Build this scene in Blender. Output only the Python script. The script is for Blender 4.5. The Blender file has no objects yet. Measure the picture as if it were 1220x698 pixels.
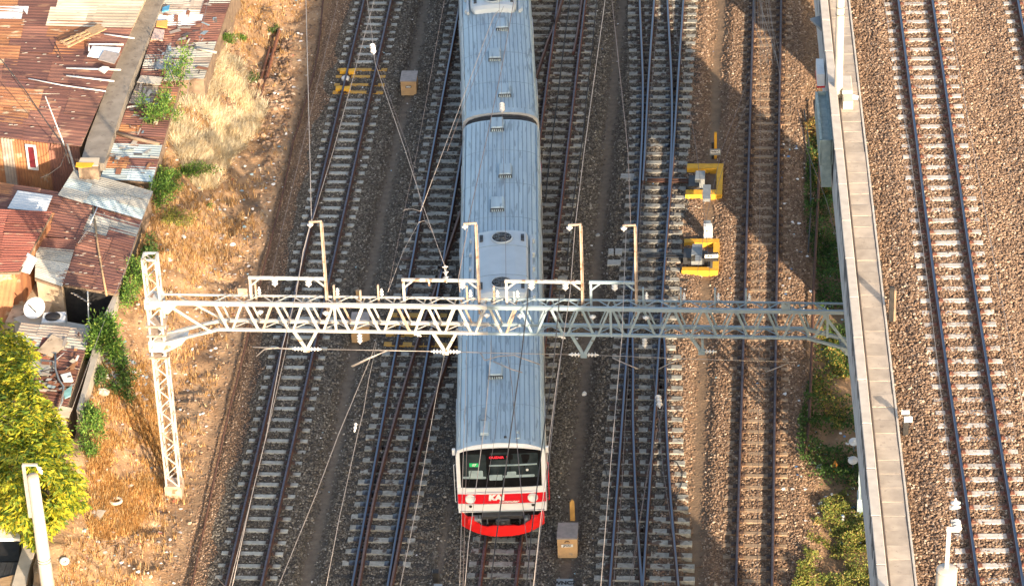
import bpy, math, random
import numpy as np
from mathutils import Vector, Matrix

random.seed(7)
rng = np.random.default_rng(7)
S = bpy.context.scene
COL = S.collection
R = math.radians

# ---------------------------------------------------------------- camera
PW, PH = 1220.0, 698.0
F, PITCH, ROLL, DIST = 4011.34, 0.572434, -0.038492, 115.562
fw = Vector((0, math.cos(PITCH), -math.sin(PITCH)))
rt0 = Vector((1, 0, 0)); up0 = rt0.cross(fw)
rt = rt0 * math.cos(ROLL) + up0 * math.sin(ROLL)
up = -rt0 * math.sin(ROLL) + up0 * math.cos(ROLL)
CAM = -fw * DIST
cam = bpy.data.cameras.new('camera'); camo = bpy.data.objects.new('camera', cam); COL.objects.link(camo)
m = Matrix.Identity(4)
for i in range(3):
    m[i][0] = rt[i]; m[i][1] = up[i]; m[i][2] = -fw[i]; m[i][3] = CAM[i]
camo.matrix_world = m
cam.sensor_width = 36; cam.lens = F * 36 / PW; cam.clip_end = 3000; cam.clip_start = 1
S.camera = camo

# ---------------------------------------------------------------- light
SUN_EL, SUN_AZ = R(16.3), R(155.8)
SKY_STRENGTH, SUN_STRENGTH, EXPOSURE = 0.15, 4.8, 1.33
w = bpy.data.worlds.new('World'); S.world = w; w.use_nodes = True
nt = w.node_tree; sk = nt.nodes.new('ShaderNodeTexSky'); sk.sky_type = 'NISHITA'; sk.sun_disc = False
sk.sun_elevation = SUN_EL; sk.sun_rotation = SUN_AZ; sk.dust_density = 3.0; sk.ozone_density = 0.6
nt.links.new(sk.outputs[0], nt.nodes['Background'].inputs[0]); nt.nodes['Background'].inputs[1].default_value = SKY_STRENGTH
sd = bpy.data.lights.new('sun', 'SUN'); sd.energy = SUN_STRENGTH; sd.angle = R(0.5); sd.color = (1.0, 0.79, 0.57)
so = bpy.data.objects.new('sun', sd); COL.objects.link(so)
sv = Vector((-math.sin(SUN_AZ) * math.cos(SUN_EL), -math.cos(SUN_AZ) * math.cos(SUN_EL), -math.sin(SUN_EL)))
so.rotation_euler = sv.to_track_quat('-Z', 'Y').to_euler(); so.location = (20, -40, 60)
S.view_settings.view_transform = 'Standard'; S.view_settings.look = 'None'
S.view_settings.exposure = EXPOSURE; S.view_settings.gamma = 1; S.view_settings.use_curve_mapping = False

# ---------------------------------------------------------------- helpers
def at(x, y, z=0.0):
    """world point at height z where the photograph shows pixel (x, y): used to survey positions on the ground"""
    d = fw * F + rt * (x - PW / 2) - up * (y - PH / 2)
    return CAM + d * ((z - CAM.z) / d.z)

def nodes_mat(name):
    mt = bpy.data.materials.new(name); mt.use_nodes = True
    n = mt.node_tree.nodes; l = mt.node_tree.links
    return mt, n, l, n['Principled BSDF']

def M(name, c1, c2=None, scale=3.0, rough=0.75, metal=0.0, bump=0.15, bscale=40.0, c3=None, s3=12.0, t3=0.62, stretch=None, rnd=0.12, spec=0.4, lo=.35, hi=.65):
    """painted / weathered surface: two colours blotched by noise, an optional third colour in patches, fine relief"""
    mt, n, l, b = nodes_mat(name)
    tc = n.new('ShaderNodeTexCoord'); oi = n.new('ShaderNodeObjectInfo')
    ad = n.new('ShaderNodeVectorMath'); ad.operation = 'ADD'
    sc = n.new('ShaderNodeVectorMath'); sc.operation = 'SCALE'; sc.inputs['Scale'].default_value = 37.0
    cb = n.new('ShaderNodeCombineXYZ')
    for i in range(3): l.new(oi.outputs['Random'], cb.inputs[i])
    l.new(cb.outputs[0], sc.inputs[0]); l.new(sc.outputs[0], ad.inputs[1])
    mp = n.new('ShaderNodeMapping'); l.new(tc.outputs['Object'], mp.inputs[0])
    if stretch: mp.inputs['Scale'].default_value = stretch
    l.new(mp.outputs[0], ad.inputs[0])
    def noise(s, det=5):
        t = n.new('ShaderNodeTexNoise'); t.inputs['Scale'].default_value = s; t.inputs['Detail'].default_value = det
        l.new(ad.outputs[0], t.inputs['Vector']); return t
    def ramp(src, a, b_):
        r = n.new('ShaderNodeMapRange'); r.inputs[1].default_value = a; r.inputs[2].default_value = b_
        l.new(src, r.inputs[0]); return r
    mx = n.new('ShaderNodeMix'); mx.data_type = 'RGBA'
    mx.inputs[6].default_value = (*c1, 1); mx.inputs[7].default_value = (*(c2 or tuple(v * 0.8 for v in c1)), 1)
    l.new(ramp(noise(scale).outputs['Fac'], lo, hi).outputs[0], mx.inputs[0])
    out = mx.outputs[2]
    if c3:
        m3 = n.new('ShaderNodeMix'); m3.data_type = 'RGBA'; m3.inputs[7].default_value = (*c3, 1)
        l.new(ramp(noise(s3).outputs['Fac'], t3, t3 + .07).outputs[0], m3.inputs[0]); l.new(out, m3.inputs[6]); out = m3.outputs[2]
    if rnd:
        hs = n.new('ShaderNodeHueSaturation'); r = n.new('ShaderNodeMapRange')
        r.inputs[3].default_value = 1 - rnd; r.inputs[4].default_value = 1 + rnd
        l.new(oi.outputs['Random'], r.inputs[0]); l.new(r.outputs[0], hs.inputs['Value']); l.new(out, hs.inputs['Color']); out = hs.outputs[0]
    l.new(out, b.inputs['Base Color'])
    b.inputs['Roughness'].default_value = rough; b.inputs['Metallic'].default_value = metal
    b.inputs['Specular IOR Level'].default_value = spec
    if bump:
        bp = n.new('ShaderNodeBump'); bp.inputs['Strength'].default_value = bump; bp.inputs['Distance'].default_value = .02
        l.new(noise(bscale, 3).outputs['Fac'], bp.inputs['Height']); l.new(bp.outputs[0], b.inputs['Normal'])
    return mt

def attr_mat(name, rough=.8, sub=0.0, attr='tint'):
    mt, n, l, b = nodes_mat(name)
    a = n.new('ShaderNodeAttribute'); a.attribute_name = attr
    l.new(a.outputs['Color'], b.inputs['Base Color']); b.inputs['Roughness'].default_value = rough
    b.inputs['Specular IOR Level'].default_value = .25
    if sub:
        tr = n.new('ShaderNodeBsdfTranslucent'); l.new(a.outputs['Color'], tr.inputs[0])
        mxs = n.new('ShaderNodeMixShader'); mxs.inputs[0].default_value = sub
        l.new(b.outputs[0], mxs.inputs[1]); l.new(tr.outputs[0], mxs.inputs[2])
        l.new(mxs.outputs[0], n['Material Output'].inputs[0])
    return mt

def tag(o, label=None, cat=None, group=None, kind=None):
    if label: o['label'] = label
    if cat: o['category'] = cat
    if group: o['group'] = group
    if kind: o['kind'] = kind
    return o

def empty(name, loc=(0, 0, 0), rz=0.0, label=None, cat=None, group=None):
    o = bpy.data.objects.new(name, None); COL.objects.link(o); o.location = loc; o.rotation_euler = (0, 0, rz)
    o.empty_display_size = .2
    return tag(o, label, cat, group)

def link(name, me, parent=None, loc=(0, 0, 0), rot=None, scale=None):
    o = bpy.data.objects.new(name, me); COL.objects.link(o)
    if parent is not None: o.parent = parent
    o.location = loc
    if rot is not None:
        if isinstance(rot, (tuple, list)): o.rotation_euler = rot
        else: o.rotation_mode = 'QUATERNION'; o.rotation_quaternion = rot
    if scale is not None: o.scale = scale
    return o

class MB:
    """collects boxes, prisms, tubes and lathes, and links them as one mesh object"""
    def __init__(s): s.v = []; s.f = []; s.mi = []; s.cur = 0; s.sm = []
    def add(s, v, f, smooth=False):
        b = len(s.v); s.v += [tuple(p) for p in v]; s.f += [tuple(b + i for i in q) for q in f]
        s.mi += [s.cur] * len(f); s.sm += [smooth] * len(f); return s
    def m(s, i): s.cur = i; return s
    def box(s, x0, x1, y0, y1, z0, z1, bev=0.0):
        if bev <= 0:
            v = [(x0, y0, z0), (x1, y0, z0), (x1, y1, z0), (x0, y1, z0), (x0, y0, z1), (x1, y0, z1), (x1, y1, z1), (x0, y1, z1)]
            return s.add(v, [(0, 3, 2, 1), (4, 5, 6, 7), (0, 1, 5, 4), (1, 2, 6, 5), (2, 3, 7, 6), (3, 0, 4, 7)])
        b = bev; pts = []
        ring = lambda i, z: [(x0 + i, y0 + i, z), (x1 - i, y0 + i, z), (x1 - i, y1 - i, z), (x0 + i, y1 - i, z)]
        v = ring(0, z0) + ring(0, z1 - b) + ring(b, z1)
        f = [(0, 3, 2, 1), (8, 9, 10, 11)]
        for k in (0, 4):
            for i in range(4): f.append((k + i, k + (i + 1) % 4, k + 4 + (i + 1) % 4, k + 4 + i))
        return s.add(v, f)
    def prism(s, poly, z0, z1, bev=0.0):
        n = len(poly); a = sum(poly[i][0] * poly[(i + 1) % n][1] - poly[(i + 1) % n][0] * poly[i][1] for i in range(n))
        if a < 0: poly = poly[::-1]
        v = [(p[0], p[1], z0) for p in poly] + [(p[0], p[1], z1) for p in poly]
        f = [tuple(range(n - 1, -1, -1)), tuple(range(n, 2 * n))] + [(i, (i + 1) % n, n + (i + 1) % n, n + i) for i in range(n)]
        return s.add(v, f)
    def bar(s, p0, p1, w, h=None, upv=(0, 0, 1)):
        p0 = Vector(p0); p1 = Vector(p1); h = h or w; d = (p1 - p0).normalized(); u = Vector(upv)
        if abs(d.dot(u)) > .97: u = Vector((0, 1, 0))
        a = d.cross(u).normalized(); c = a.cross(d).normalized(); v = []
        for p in (p0, p1):
            for q, r_ in ((-1, -1), (1, -1), (1, 1), (-1, 1)): v.append(p + a * q * w / 2 + c * r_ * h / 2)
        return s.add(v, [(0, 1, 2, 3), (7, 6, 5, 4), (0, 4, 5, 1), (1, 5, 6, 2), (2, 6, 7, 3), (3, 7, 4, 0)])
    def tube(s, pts, r, n=6, cap=True, smooth=True):
        pts = [Vector(p) for p in pts]; rs = r if isinstance(r, (list, tuple)) else [r] * len(pts); v = []; f = []
        u = None
        for i, p in enumerate(pts):
            d = (pts[min(i + 1, len(pts) - 1)] - pts[max(i - 1, 0)]).normalized()
            if u is None: u = d.cross(Vector((0, 0, 1)) if abs(d.z) < .9 else Vector((0, 1, 0))).normalized()
            u = (u - d * u.dot(d)).normalized(); w_ = d.cross(u)
            for k in range(n):
                a = 2 * math.pi * k / n; v.append(p + (u * math.cos(a) + w_ * math.sin(a)) * rs[i])
        for i in range(len(pts) - 1):
            for k in range(n): f.append((i * n + k, i * n + (k + 1) % n, (i + 1) * n + (k + 1) % n, (i + 1) * n + k))
        if cap: f += [tuple(range(n - 1, -1, -1)), tuple((len(pts) - 1) * n + k for k in range(n))]
        return s.add(v, f, smooth)
    def lathe(s, p0, axis, prof, n=10):
        """prof: list of (distance along the axis, radius)"""
        ax = Vector(axis).normalized(); p0 = Vector(p0)
        pts = [p0 + ax * a for a, _ in prof]; u = ax.cross(Vector((0, 0, 1)) if abs(ax.z) < .9 else Vector((0, 1, 0))).normalized(); w_ = ax.cross(u)
        v = []; f = []
        for (a, r), p in zip(prof, pts):
            for k in range(n):
                t = 2 * math.pi * k / n; v.append(p + (u * math.cos(t) + w_ * math.sin(t)) * r)
        for i in range(len(prof) - 1):
            for k in range(n): f.append((i * n + k, i * n + (k + 1) % n, (i + 1) * n + (k + 1) % n, (i + 1) * n + k))
        f += [tuple(range(n - 1, -1, -1)), tuple((len(prof) - 1) * n + k for k in range(n))]
        return s.add(v, f, True)
    def mesh(s, name, mats, org=(0, 0, 0)):
        me = bpy.data.meshes.new(name)
        o = Vector(org); me.from_pydata([(p[0] - o.x, p[1] - o.y, p[2] - o.z) for p in s.v], [], s.f)
        for mt in (mats if isinstance(mats, (list, tuple)) else [mats]): me.materials.append(mt)
        me.polygons.foreach_set('material_index', s.mi); me.polygons.foreach_set('use_smooth', s.sm)
        me.update(); return me
    def build(s, name, mats, parent=None, world=False, loc=None):
        """world=True: the shapes were given in world coordinates; the parent's place is taken off"""
        if world and parent is not None:
            org = parent.location if parent.parent is None else parent.parent.location
            return link(name, s.mesh(name, mats, org), parent)
        if world:
            c = Vector((sum(p[0] for p in s.v) / len(s.v), sum(p[1] for p in s.v) / len(s.v), min(p[2] for p in s.v)))
            return link(name, s.mesh(name, mats, c), None, c)
        return link(name, s.mesh(name, mats), parent, loc or (0, 0, 0))

def npmesh(name, V, Fc, mats, tint=None, parent=None, loc=(0, 0, 0), smooth=False):
    """fast mesh from numpy arrays; Fc has shape (n, 3) or (n, 4); tint is a colour per vertex"""
    me = bpy.data.meshes.new(name); V = np.asarray(V, dtype=np.float32) - np.asarray(loc, dtype=np.float32); k = Fc.shape[1]
    me.vertices.add(len(V)); me.vertices.foreach_set('co', V.ravel())
    me.loops.add(Fc.size); me.loops.foreach_set('vertex_index', Fc.ravel().astype(np.int32))
    me.polygons.add(len(Fc)); me.polygons.foreach_set('loop_start', np.arange(0, Fc.size, k, dtype=np.int32))
    me.polygons.foreach_set('loop_total', np.full(len(Fc), k, dtype=np.int32))
    if smooth: me.polygons.foreach_set('use_smooth', np.ones(len(Fc), dtype=bool))
    for mt in (mats if isinstance(mats, (list, tuple)) else [mats]): me.materials.append(mt)
    if tint is not None:
        a = me.color_attributes.new('tint', 'FLOAT_COLOR', 'POINT')
        a.data.foreach_set('color', np.concatenate([tint, np.ones((len(V), 1))], 1).astype(np.float32).ravel())
    me.update(calc_edges=True)
    return link(name, me, parent, loc)

def text_mesh(txt, size, mat, bold=False, shear=0.0, extrude=0.004, offset=0.0, width=1.0):
    cu = bpy.data.curves.new('lettering', 'FONT'); cu.body = txt; cu.size = size; cu.align_x = 'CENTER'; cu.align_y = 'CENTER'
    cu.shear = shear; cu.extrude = extrude; cu.offset = offset; cu.resolution_u = 3
    o = bpy.data.objects.new('lettering', cu); COL.objects.link(o)
    dg = bpy.context.evaluated_depsgraph_get(); me = bpy.data.meshes.new_from_object(o.evaluated_get(dg))
    bpy.data.objects.remove(o); me.materials.clear(); me.materials.append(mat)
    for v in me.vertices: v.co.x *= width
    return me

def inpoly(X, Y, poly):
    ins = np.zeros(X.shape, bool); n = len(poly)
    for i in range(n):
        x1, y1 = poly[i][:2]; x2, y2 = poly[(i + 1) % n][:2]
        c = ((y1 > Y) != (y2 > Y)); d = (y2 - y1) if y2 != y1 else 1e-9
        ins ^= c & (X < (x2 - x1) * (Y - y1) / d + x1)
    return ins
def atg(x, y, dz=0.0):
    """the surveyed point on the uneven ground itself"""
    z = 0.0
    for _ in range(8): p = at(x, y, z + dz); z = .5 * z + .5 * gh(p.x, p.y)
    return at(x, y, z + dz)
def pxpoly(pts, z=0): return [tuple(at(x, y, z) if z else atg(x, y))[:2] for x, y in pts]

# value noise in numpy, for the lie of the ground
_g = rng.random((256, 256))
def vnoise(X, Y, s):
    x = X / s; y = Y / s; xi = np.floor(x).astype(int); yi = np.floor(y).astype(int); fx = x - xi; fy = y - yi
    fx = fx * fx * (3 - 2 * fx); fy = fy * fy * (3 - 2 * fy); g = lambda i, j: _g[i % 256, j % 256]
    return (g(xi, yi) * (1 - fx) + g(xi + 1, yi) * fx) * (1 - fy) + (g(xi, yi + 1) * (1 - fx) + g(xi + 1, yi + 1) * fx) * fy

SL = 0.0955          # the ground-level tracks all run 5.5 degrees right of straight away
HD = -math.atan(SL)
PATHS = [(-5.07, .30), (2.80, .34), (6.70, .36), (-1.05, .16)]
def pathfac(X, Y):
    U = X - SL * Y; P = np.zeros(X.shape)
    for i, (u, wd) in enumerate(PATHS):
        d = np.abs(U - u + .10 * (vnoise(X, Y, 2.1) - .5))
        f = np.clip(1.25 - d / wd, 0, 1)
        if i == 3: f = f * np.clip((-10.5 - Y) / 1.5, 0, 1)
        P = np.maximum(P, f)
    return P
SHACKS = [tuple(at(x, y, 2.3))[:2] for x, y in ((-200, -80), (282, -60), (238, 90), (208, 103), (176, 214), (163, 260), (134, 346), (120, 366), (100, 440), (86, 488), (60, 560), (38, 640), (24, 740), (-200, 740))]
BL = -8.85            # left edge of the ballast (in x - SL*y)
def ground_h(X, Y):
    U = X - SL * Y
    h = np.full(X.shape, -0.055)
    for i, (u, wd) in enumerate(PATHS[:3]):
        h -= (.05 + .07 * np.clip(np.maximum(Y - 10.5, -1.5 - Y), 0, 1) if i == 2 else .15) * np.exp(-((U - u) / (wd * 1.15)) ** 4)
    h += .05 * (vnoise(X, Y, .9) - .5)
    left = np.clip((BL - U) / 1.2, 0, 1)
    h += left * (.30 * (vnoise(X, Y, 2.4) - .45) + .30 * (vnoise(X + 9, Y, .8) - .5) + .15 * (vnoise(X, Y + 5, .32) - .5))
    bank = np.clip((-10.35 - U) / 2.7, 0, 1); bank = bank * bank * (3 - 2 * bank) * 1.7
    h += np.where(inpoly(X, Y, SHACKS), -left * .2, bank)
    ditch = np.exp(-((U - BL - .05) / .16) ** 2); h -= .10 * ditch
    right = np.clip((U - 9.9) / .8, 0, 1)
    h += right * (-.25 + .25 * (vnoise(X, Y, 1.7) - .5) + .12 * (vnoise(X, Y, .5) - .5))
    return h
def gh(x, y): return float(ground_h(np.array([x]), np.array([y]))[0])
# ---------------------------------------------------------------- materials
m_conc = M('sleeper_concrete', (.40, .41, .39), (.30, .31, .30), 9, .85, bump=.3, c3=(.16, .13, .11), s3=7, t3=.66, rnd=.16)
def sleeper_mat(name, c, rust, amount):
    mt = M(name, c, tuple(v * .75 for v in c), 9, .85, bump=.35, rnd=.15)
    n = mt.node_tree.nodes; l = mt.node_tree.links; b = n['Principled BSDF']; src = b.inputs['Base Color'].links[0].from_socket
    tc = n.new('ShaderNodeTexCoord'); sp = n.new('ShaderNodeSeparateXYZ'); l.new(tc.outputs['Object'], sp.inputs[0])
    ab = n.new('ShaderNodeMath'); ab.operation = 'ABSOLUTE'; l.new(sp.outputs[0], ab.inputs[0])
    sb = n.new('ShaderNodeMath'); sb.operation = 'SUBTRACT'; sb.inputs[1].default_value = .5425; l.new(ab.outputs[0], sb.inputs[0])
    a2 = n.new('ShaderNodeMath'); a2.operation = 'ABSOLUTE'; l.new(sb.outputs[0], a2.inputs[0])
    r = n.new('ShaderNodeMapRange'); r.inputs[1].default_value = .30; r.inputs[2].default_value = .10; r.inputs[4].default_value = amount
    l.new(a2.outputs[0], r.inputs[0])
    mx = n.new('ShaderNodeMix'); mx.data_type = 'RGBA'; mx.inputs[7].default_value = (*rust, 1)
    l.new(r.outputs[0], mx.inputs[0]); l.new(src, mx.inputs[6]); l.new(mx.outputs[2], b.inputs['Base Color']); return mt
m_sleep = sleeper_mat('sleeper_concrete_stained', (.42, .425, .385), (.075, .055, .045), .92)
m_sleepv = sleeper_mat('sleeper_concrete_viaduct', (.56, .52, .46), (.22, .10, .05), .7)
m_sleepbuff = sleeper_mat('sleeper_sandy', (.36, .26, .17), (.22, .11, .05), .7)
m_bearer = M('turnout_bearer_concrete', (.35, .345, .305), (.24, .235, .205), 8, .85, bump=.35, c3=(.10, .075, .06), s3=3.2, t3=.55, rnd=.15)
m_sleepyel = M('yellow_painted_sleeper', (.52, .30, .055), (.42, .24, .06), 9, .7, bump=.3, c3=(.30, .27, .2), s3=9, t3=.64)
m_rust = M('rail_rust', (.115, .055, .035), (.075, .04, .03), 8, .8, bump=.3, rnd=.1)
m_rustred = M('rail_rust_red', (.17, .065, .04), (.10, .045, .03), 8, .8, bump=.3, rnd=.1)
def steel_mat():
    mt, n, l, b = nodes_mat('rail_head_steel'); b.inputs['Base Color'].default_value = (.16, .17, .20, 1); b.inputs['Metallic'].default_value = 1; b.inputs['Roughness'].default_value = .30; return mt
m_steel = steel_mat()
m_dimsteel = M('rail_head_worn', (.15, .14, .16), (.11, .09, .10), 10, .5, metal=.8, bump=.1)
m_duststeel = M('rail_head_dull', (.20, .13, .11), (.14, .09, .08), 10, .55, metal=.5, bump=.1)
m_chair = M('rail_chair_iron', (.055, .042, .038), (.09, .05, .035), 9, .75, bump=.2)
m_chairblue = M('slide_chair_steel', (.05, .06, .08), (.08, .08, .09), 9, .4, metal=.4, bump=.15)
m_paint = M('silver_gantry_paint', (.64, .63, .59), (.38, .37, .34), 3, .5, metal=.15, bump=.1, c3=(.30, .17, .10), s3=5, t3=.58, rnd=.06)
m_paintr = M('rusty_gantry_paint', (.48, .39, .31), (.38, .28, .20), 4, .6, metal=.1, bump=.15, c3=(.27, .15, .09), s3=6, t3=.58, rnd=.08)
m_paintshade = M('shaded_gantry_paint', (.34, .43, .47), (.25, .33, .38), 5, .5, metal=.2, bump=.1, c3=(.16, .17, .17), s3=6, t3=.64, rnd=.06)  # gantry paint again, bluer and darker: the right half's shade in its colour
m_porc = M('white_porcelain', (.82, .80, .76), (.7, .68, .64), 6, .25, bump=0)
m_wire = M('weathered_wire', (.26, .22, .21), (.18, .15, .14), 4, .5, metal=.5, bump=0)
m_wirel = M('light_wire', (.46, .41, .37), (.34, .30, .27), 4, .45, metal=.5, bump=0)
m_cable = M('black_cable', (.035, .035, .038), (.05, .05, .05), 4, .6, bump=0)
m_yel = M('yellow_painted_concrete', (.72, .40, .035), (.60, .32, .03), 5, .7, bump=.3, c3=(.38, .27, .15), s3=7, t3=.66)
m_box = M('ochre_cabinet_front', (.50, .32, .16), (.42, .27, .14), 5, .8, bump=.25, c3=(.33, .24, .16), s3=9)
m_boxlid = M('concrete_lid', (.34, .30, .28), (.26, .235, .22), 6, .9, bump=.4)
m_grey = M('grey_painted_metal', (.30, .33, .34), (.24, .26, .27), 5, .5, metal=.3, bump=.1)
m_dgrey = M('dark_grey_metal', (.07, .075, .08), (.05, .05, .055), 6, .55, metal=.4, bump=.1)
m_white = M('white_paint', (.78, .78, .76), (.68, .68, .66), 5, .45, bump=.05)
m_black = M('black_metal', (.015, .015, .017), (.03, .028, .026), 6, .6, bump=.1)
m_wood = M('sun_bleached_wood', (.50, .34, .19), (.36, .23, .12), 4, .85, bump=.3, stretch=(1, 6, 6))
m_dwood = M('weathered_wood', (.30, .22, .15), (.20, .14, .10), 4, .85, bump=.3)
m_pole = M('pale_concrete_pole', (.50, .45, .375), (.42, .375, .31), 3, .85, bump=.25, c3=(.44, .38, .31), s3=5, t3=.63)
m_vwall = M('viaduct_wall_concrete', (.48, .51, .52), (.38, .41, .43), 1.6, .85, bump=.4, c3=(.20, .215, .23), s3=2.6, t3=.60, stretch=(1, .35, 2.2), rnd=0)
m_vcap = M('viaduct_coping', (.52, .47, .41), (.42, .38, .33), 3, .85, bump=.4, c3=(.36, .32, .28), s3=9, t3=.66, rnd=0)
m_vslab = M('trough_cover_concrete', (.44, .375, .305), (.33, .28, .23), 2.6, .88, bump=.35, c3=(.30, .255, .215), s3=7, t3=.62, rnd=.12)
m_alley = M('alley_concrete', (.31, .275, .23), (.23, .20, .165), 2.2, .9, bump=.4, c3=(.20, .17, .14), s3=4, t3=.6)
m_plaster = M('aged_plaster', (.55, .44, .31), (.42, .32, .22), 2.4, .9, bump=.35, c3=(.25, .18, .12), s3=4, t3=.62)

def stone_mat(name, stops, dust):
    mt, n, l, b = nodes_mat(name)
    oi = n.new('ShaderNodeObjectInfo'); cr = n.new('ShaderNodeValToRGB'); e = cr.color_ramp.elements
    e[0].position = stops[0][0]; e[0].color = (*stops[0][1], 1); e[1].position = stops[-1][0]; e[1].color = (*stops[-1][1], 1)
    for p, c in stops[1:-1]: x = e.new(p); x.color = (*c, 1)
    l.new(oi.outputs['Random'], cr.inputs[0]); l.new(cr.outputs[0], b.inputs['Base Color']); b.inputs['Roughness'].default_value = .85
    b.inputs['Specular IOR Level'].default_value = .3
    return mt
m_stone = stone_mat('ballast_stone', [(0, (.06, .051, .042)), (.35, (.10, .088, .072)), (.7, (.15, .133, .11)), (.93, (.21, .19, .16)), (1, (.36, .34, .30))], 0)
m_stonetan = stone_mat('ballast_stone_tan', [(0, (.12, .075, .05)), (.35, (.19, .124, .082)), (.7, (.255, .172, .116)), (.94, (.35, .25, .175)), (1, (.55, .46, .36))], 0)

def ground_mat():
    mt, n, l, b = nodes_mat('ground_surface')
    tc = n.new('ShaderNodeTexCoord')
    def noise(s, d=6):
        t = n.new('ShaderNodeTexNoise'); t.inputs['Scale'].default_value = s; t.inputs['Detail'].default_value = d; l.new(tc.outputs['Object'], t.inputs['Vector']); return t.outputs['Fac']
    def mix(f, a, c, lo=None, hi=None):
        if lo is not None:
            r = n.new('ShaderNodeMapRange'); r.inputs[1].default_value = lo; r.inputs[2].default_value = hi; l.new(f, r.inputs[0]); f = r.outputs[0]
        mx = n.new('ShaderNodeMix'); mx.data_type = 'RGBA'; l.new(f, mx.inputs[0])
        for i, v in ((6, a), (7, c)):
            if isinstance(v, tuple): mx.inputs[i].default_value = (*v, 1)
            else: l.new(v, mx.inputs[i])
        return mx.outputs[2]
    def attr(nm):
        a = n.new('ShaderNodeAttribute'); a.attribute_name = nm; return a.outputs['Fac']
    dirt = mix(noise(.9), (.40, .265, .155), (.29, .18, .10), .38, .62)
    dirt = mix(noise(4.5), dirt, (.20, .12, .07), .55, .68)
    dirt = mix(noise(9), dirt, (.54, .43, .31), .60, .70)
    bal = mix(noise(22, 3), (.05, .045, .04), (.10, .09, .08), .4, .6)
    dust = mix(noise(5), (.14, .11, .083), (.185, .15, .115), .35, .65)
    dust = mix(noise(60, 2), dust, (.13, .11, .095), .6, .68)
    c = mix(attr('ballast'), dirt, bal); c = mix(attr('path'), c, dust)
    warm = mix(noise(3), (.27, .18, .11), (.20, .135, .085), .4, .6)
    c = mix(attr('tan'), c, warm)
    l.new(c, b.inputs['Base Color']); b.inputs['Roughness'].default_value = .95; b.inputs['Specular IOR Level'].default_value = .15
    bp = n.new('ShaderNodeBump'); bp.inputs['Strength'].default_value = .7; bp.inputs['Distance'].default_value = .05
    l.new(noise(14, 6), bp.inputs['Height']); l.new(bp.outputs[0], b.inputs['Normal']); return mt
m_ground = ground_mat()

# ---------------------------------------------------------------- ground: one sheet, finely divided where it is seen
def axis(lo, hi, st, far):
    a = np.arange(lo, hi + 1e-6, st); g = st * 1.6; out_l = []; out_r = []; x = lo
    while x > -far: x -= g; g *= 1.35; out_l.append(x)
    g = st * 1.6; x = hi
    while x < far: x += g; g *= 1.35; out_r.append(x)
    return np.concatenate([out_l[::-1], a, out_r])
gx = axis(-23, 15, .11, 900); gy = axis(-24, 32, .12, 1200)
X, Y = np.meshgrid(gx, gy); Z = ground_h(X, Y)
fade = np.clip(1 - (np.maximum(np.abs(X + 4) - 30, 0) + np.maximum(np.abs(Y - 4) - 40, 0)) / 30, 0, 1)
Z = Z * fade + (1 - fade) * -.1
nx, ny = len(gx), len(gy); idx = np.arange(nx * ny).reshape(ny, nx)
Fq = np.stack([idx[:-1, :-1], idx[:-1, 1:], idx[1:, 1:], idx[1:, :-1]], -1).reshape(-1, 4)
gnd = npmesh('ground', np.stack([X.ravel(), Y.ravel(), Z.ravel()], 1), Fq, m_ground, smooth=True)
tag(gnd, kind='structure')
U = X - SL * Y
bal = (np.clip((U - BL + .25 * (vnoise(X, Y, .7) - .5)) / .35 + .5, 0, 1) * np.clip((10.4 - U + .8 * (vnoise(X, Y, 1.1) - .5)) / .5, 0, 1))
tan = np.maximum(np.clip((U - 5.6 + .4 * (vnoise(X, Y, 1.2) - .5)) / .7, 0, 1) * .75, np.clip((-8.1 - U) / .4, 0, 1) * .8 * (U > BL - .3))  # warm sunlit tone put into the ground colour at both margins
for nm, arr in (('ballast', bal), ('path', pathfac(X, Y)), ('tan', tan)):
    a = gnd.data.attributes.new(nm, 'FLOAT', 'POINT'); a.data.foreach_set('value', arr.astype(np.float32).ravel())

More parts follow.
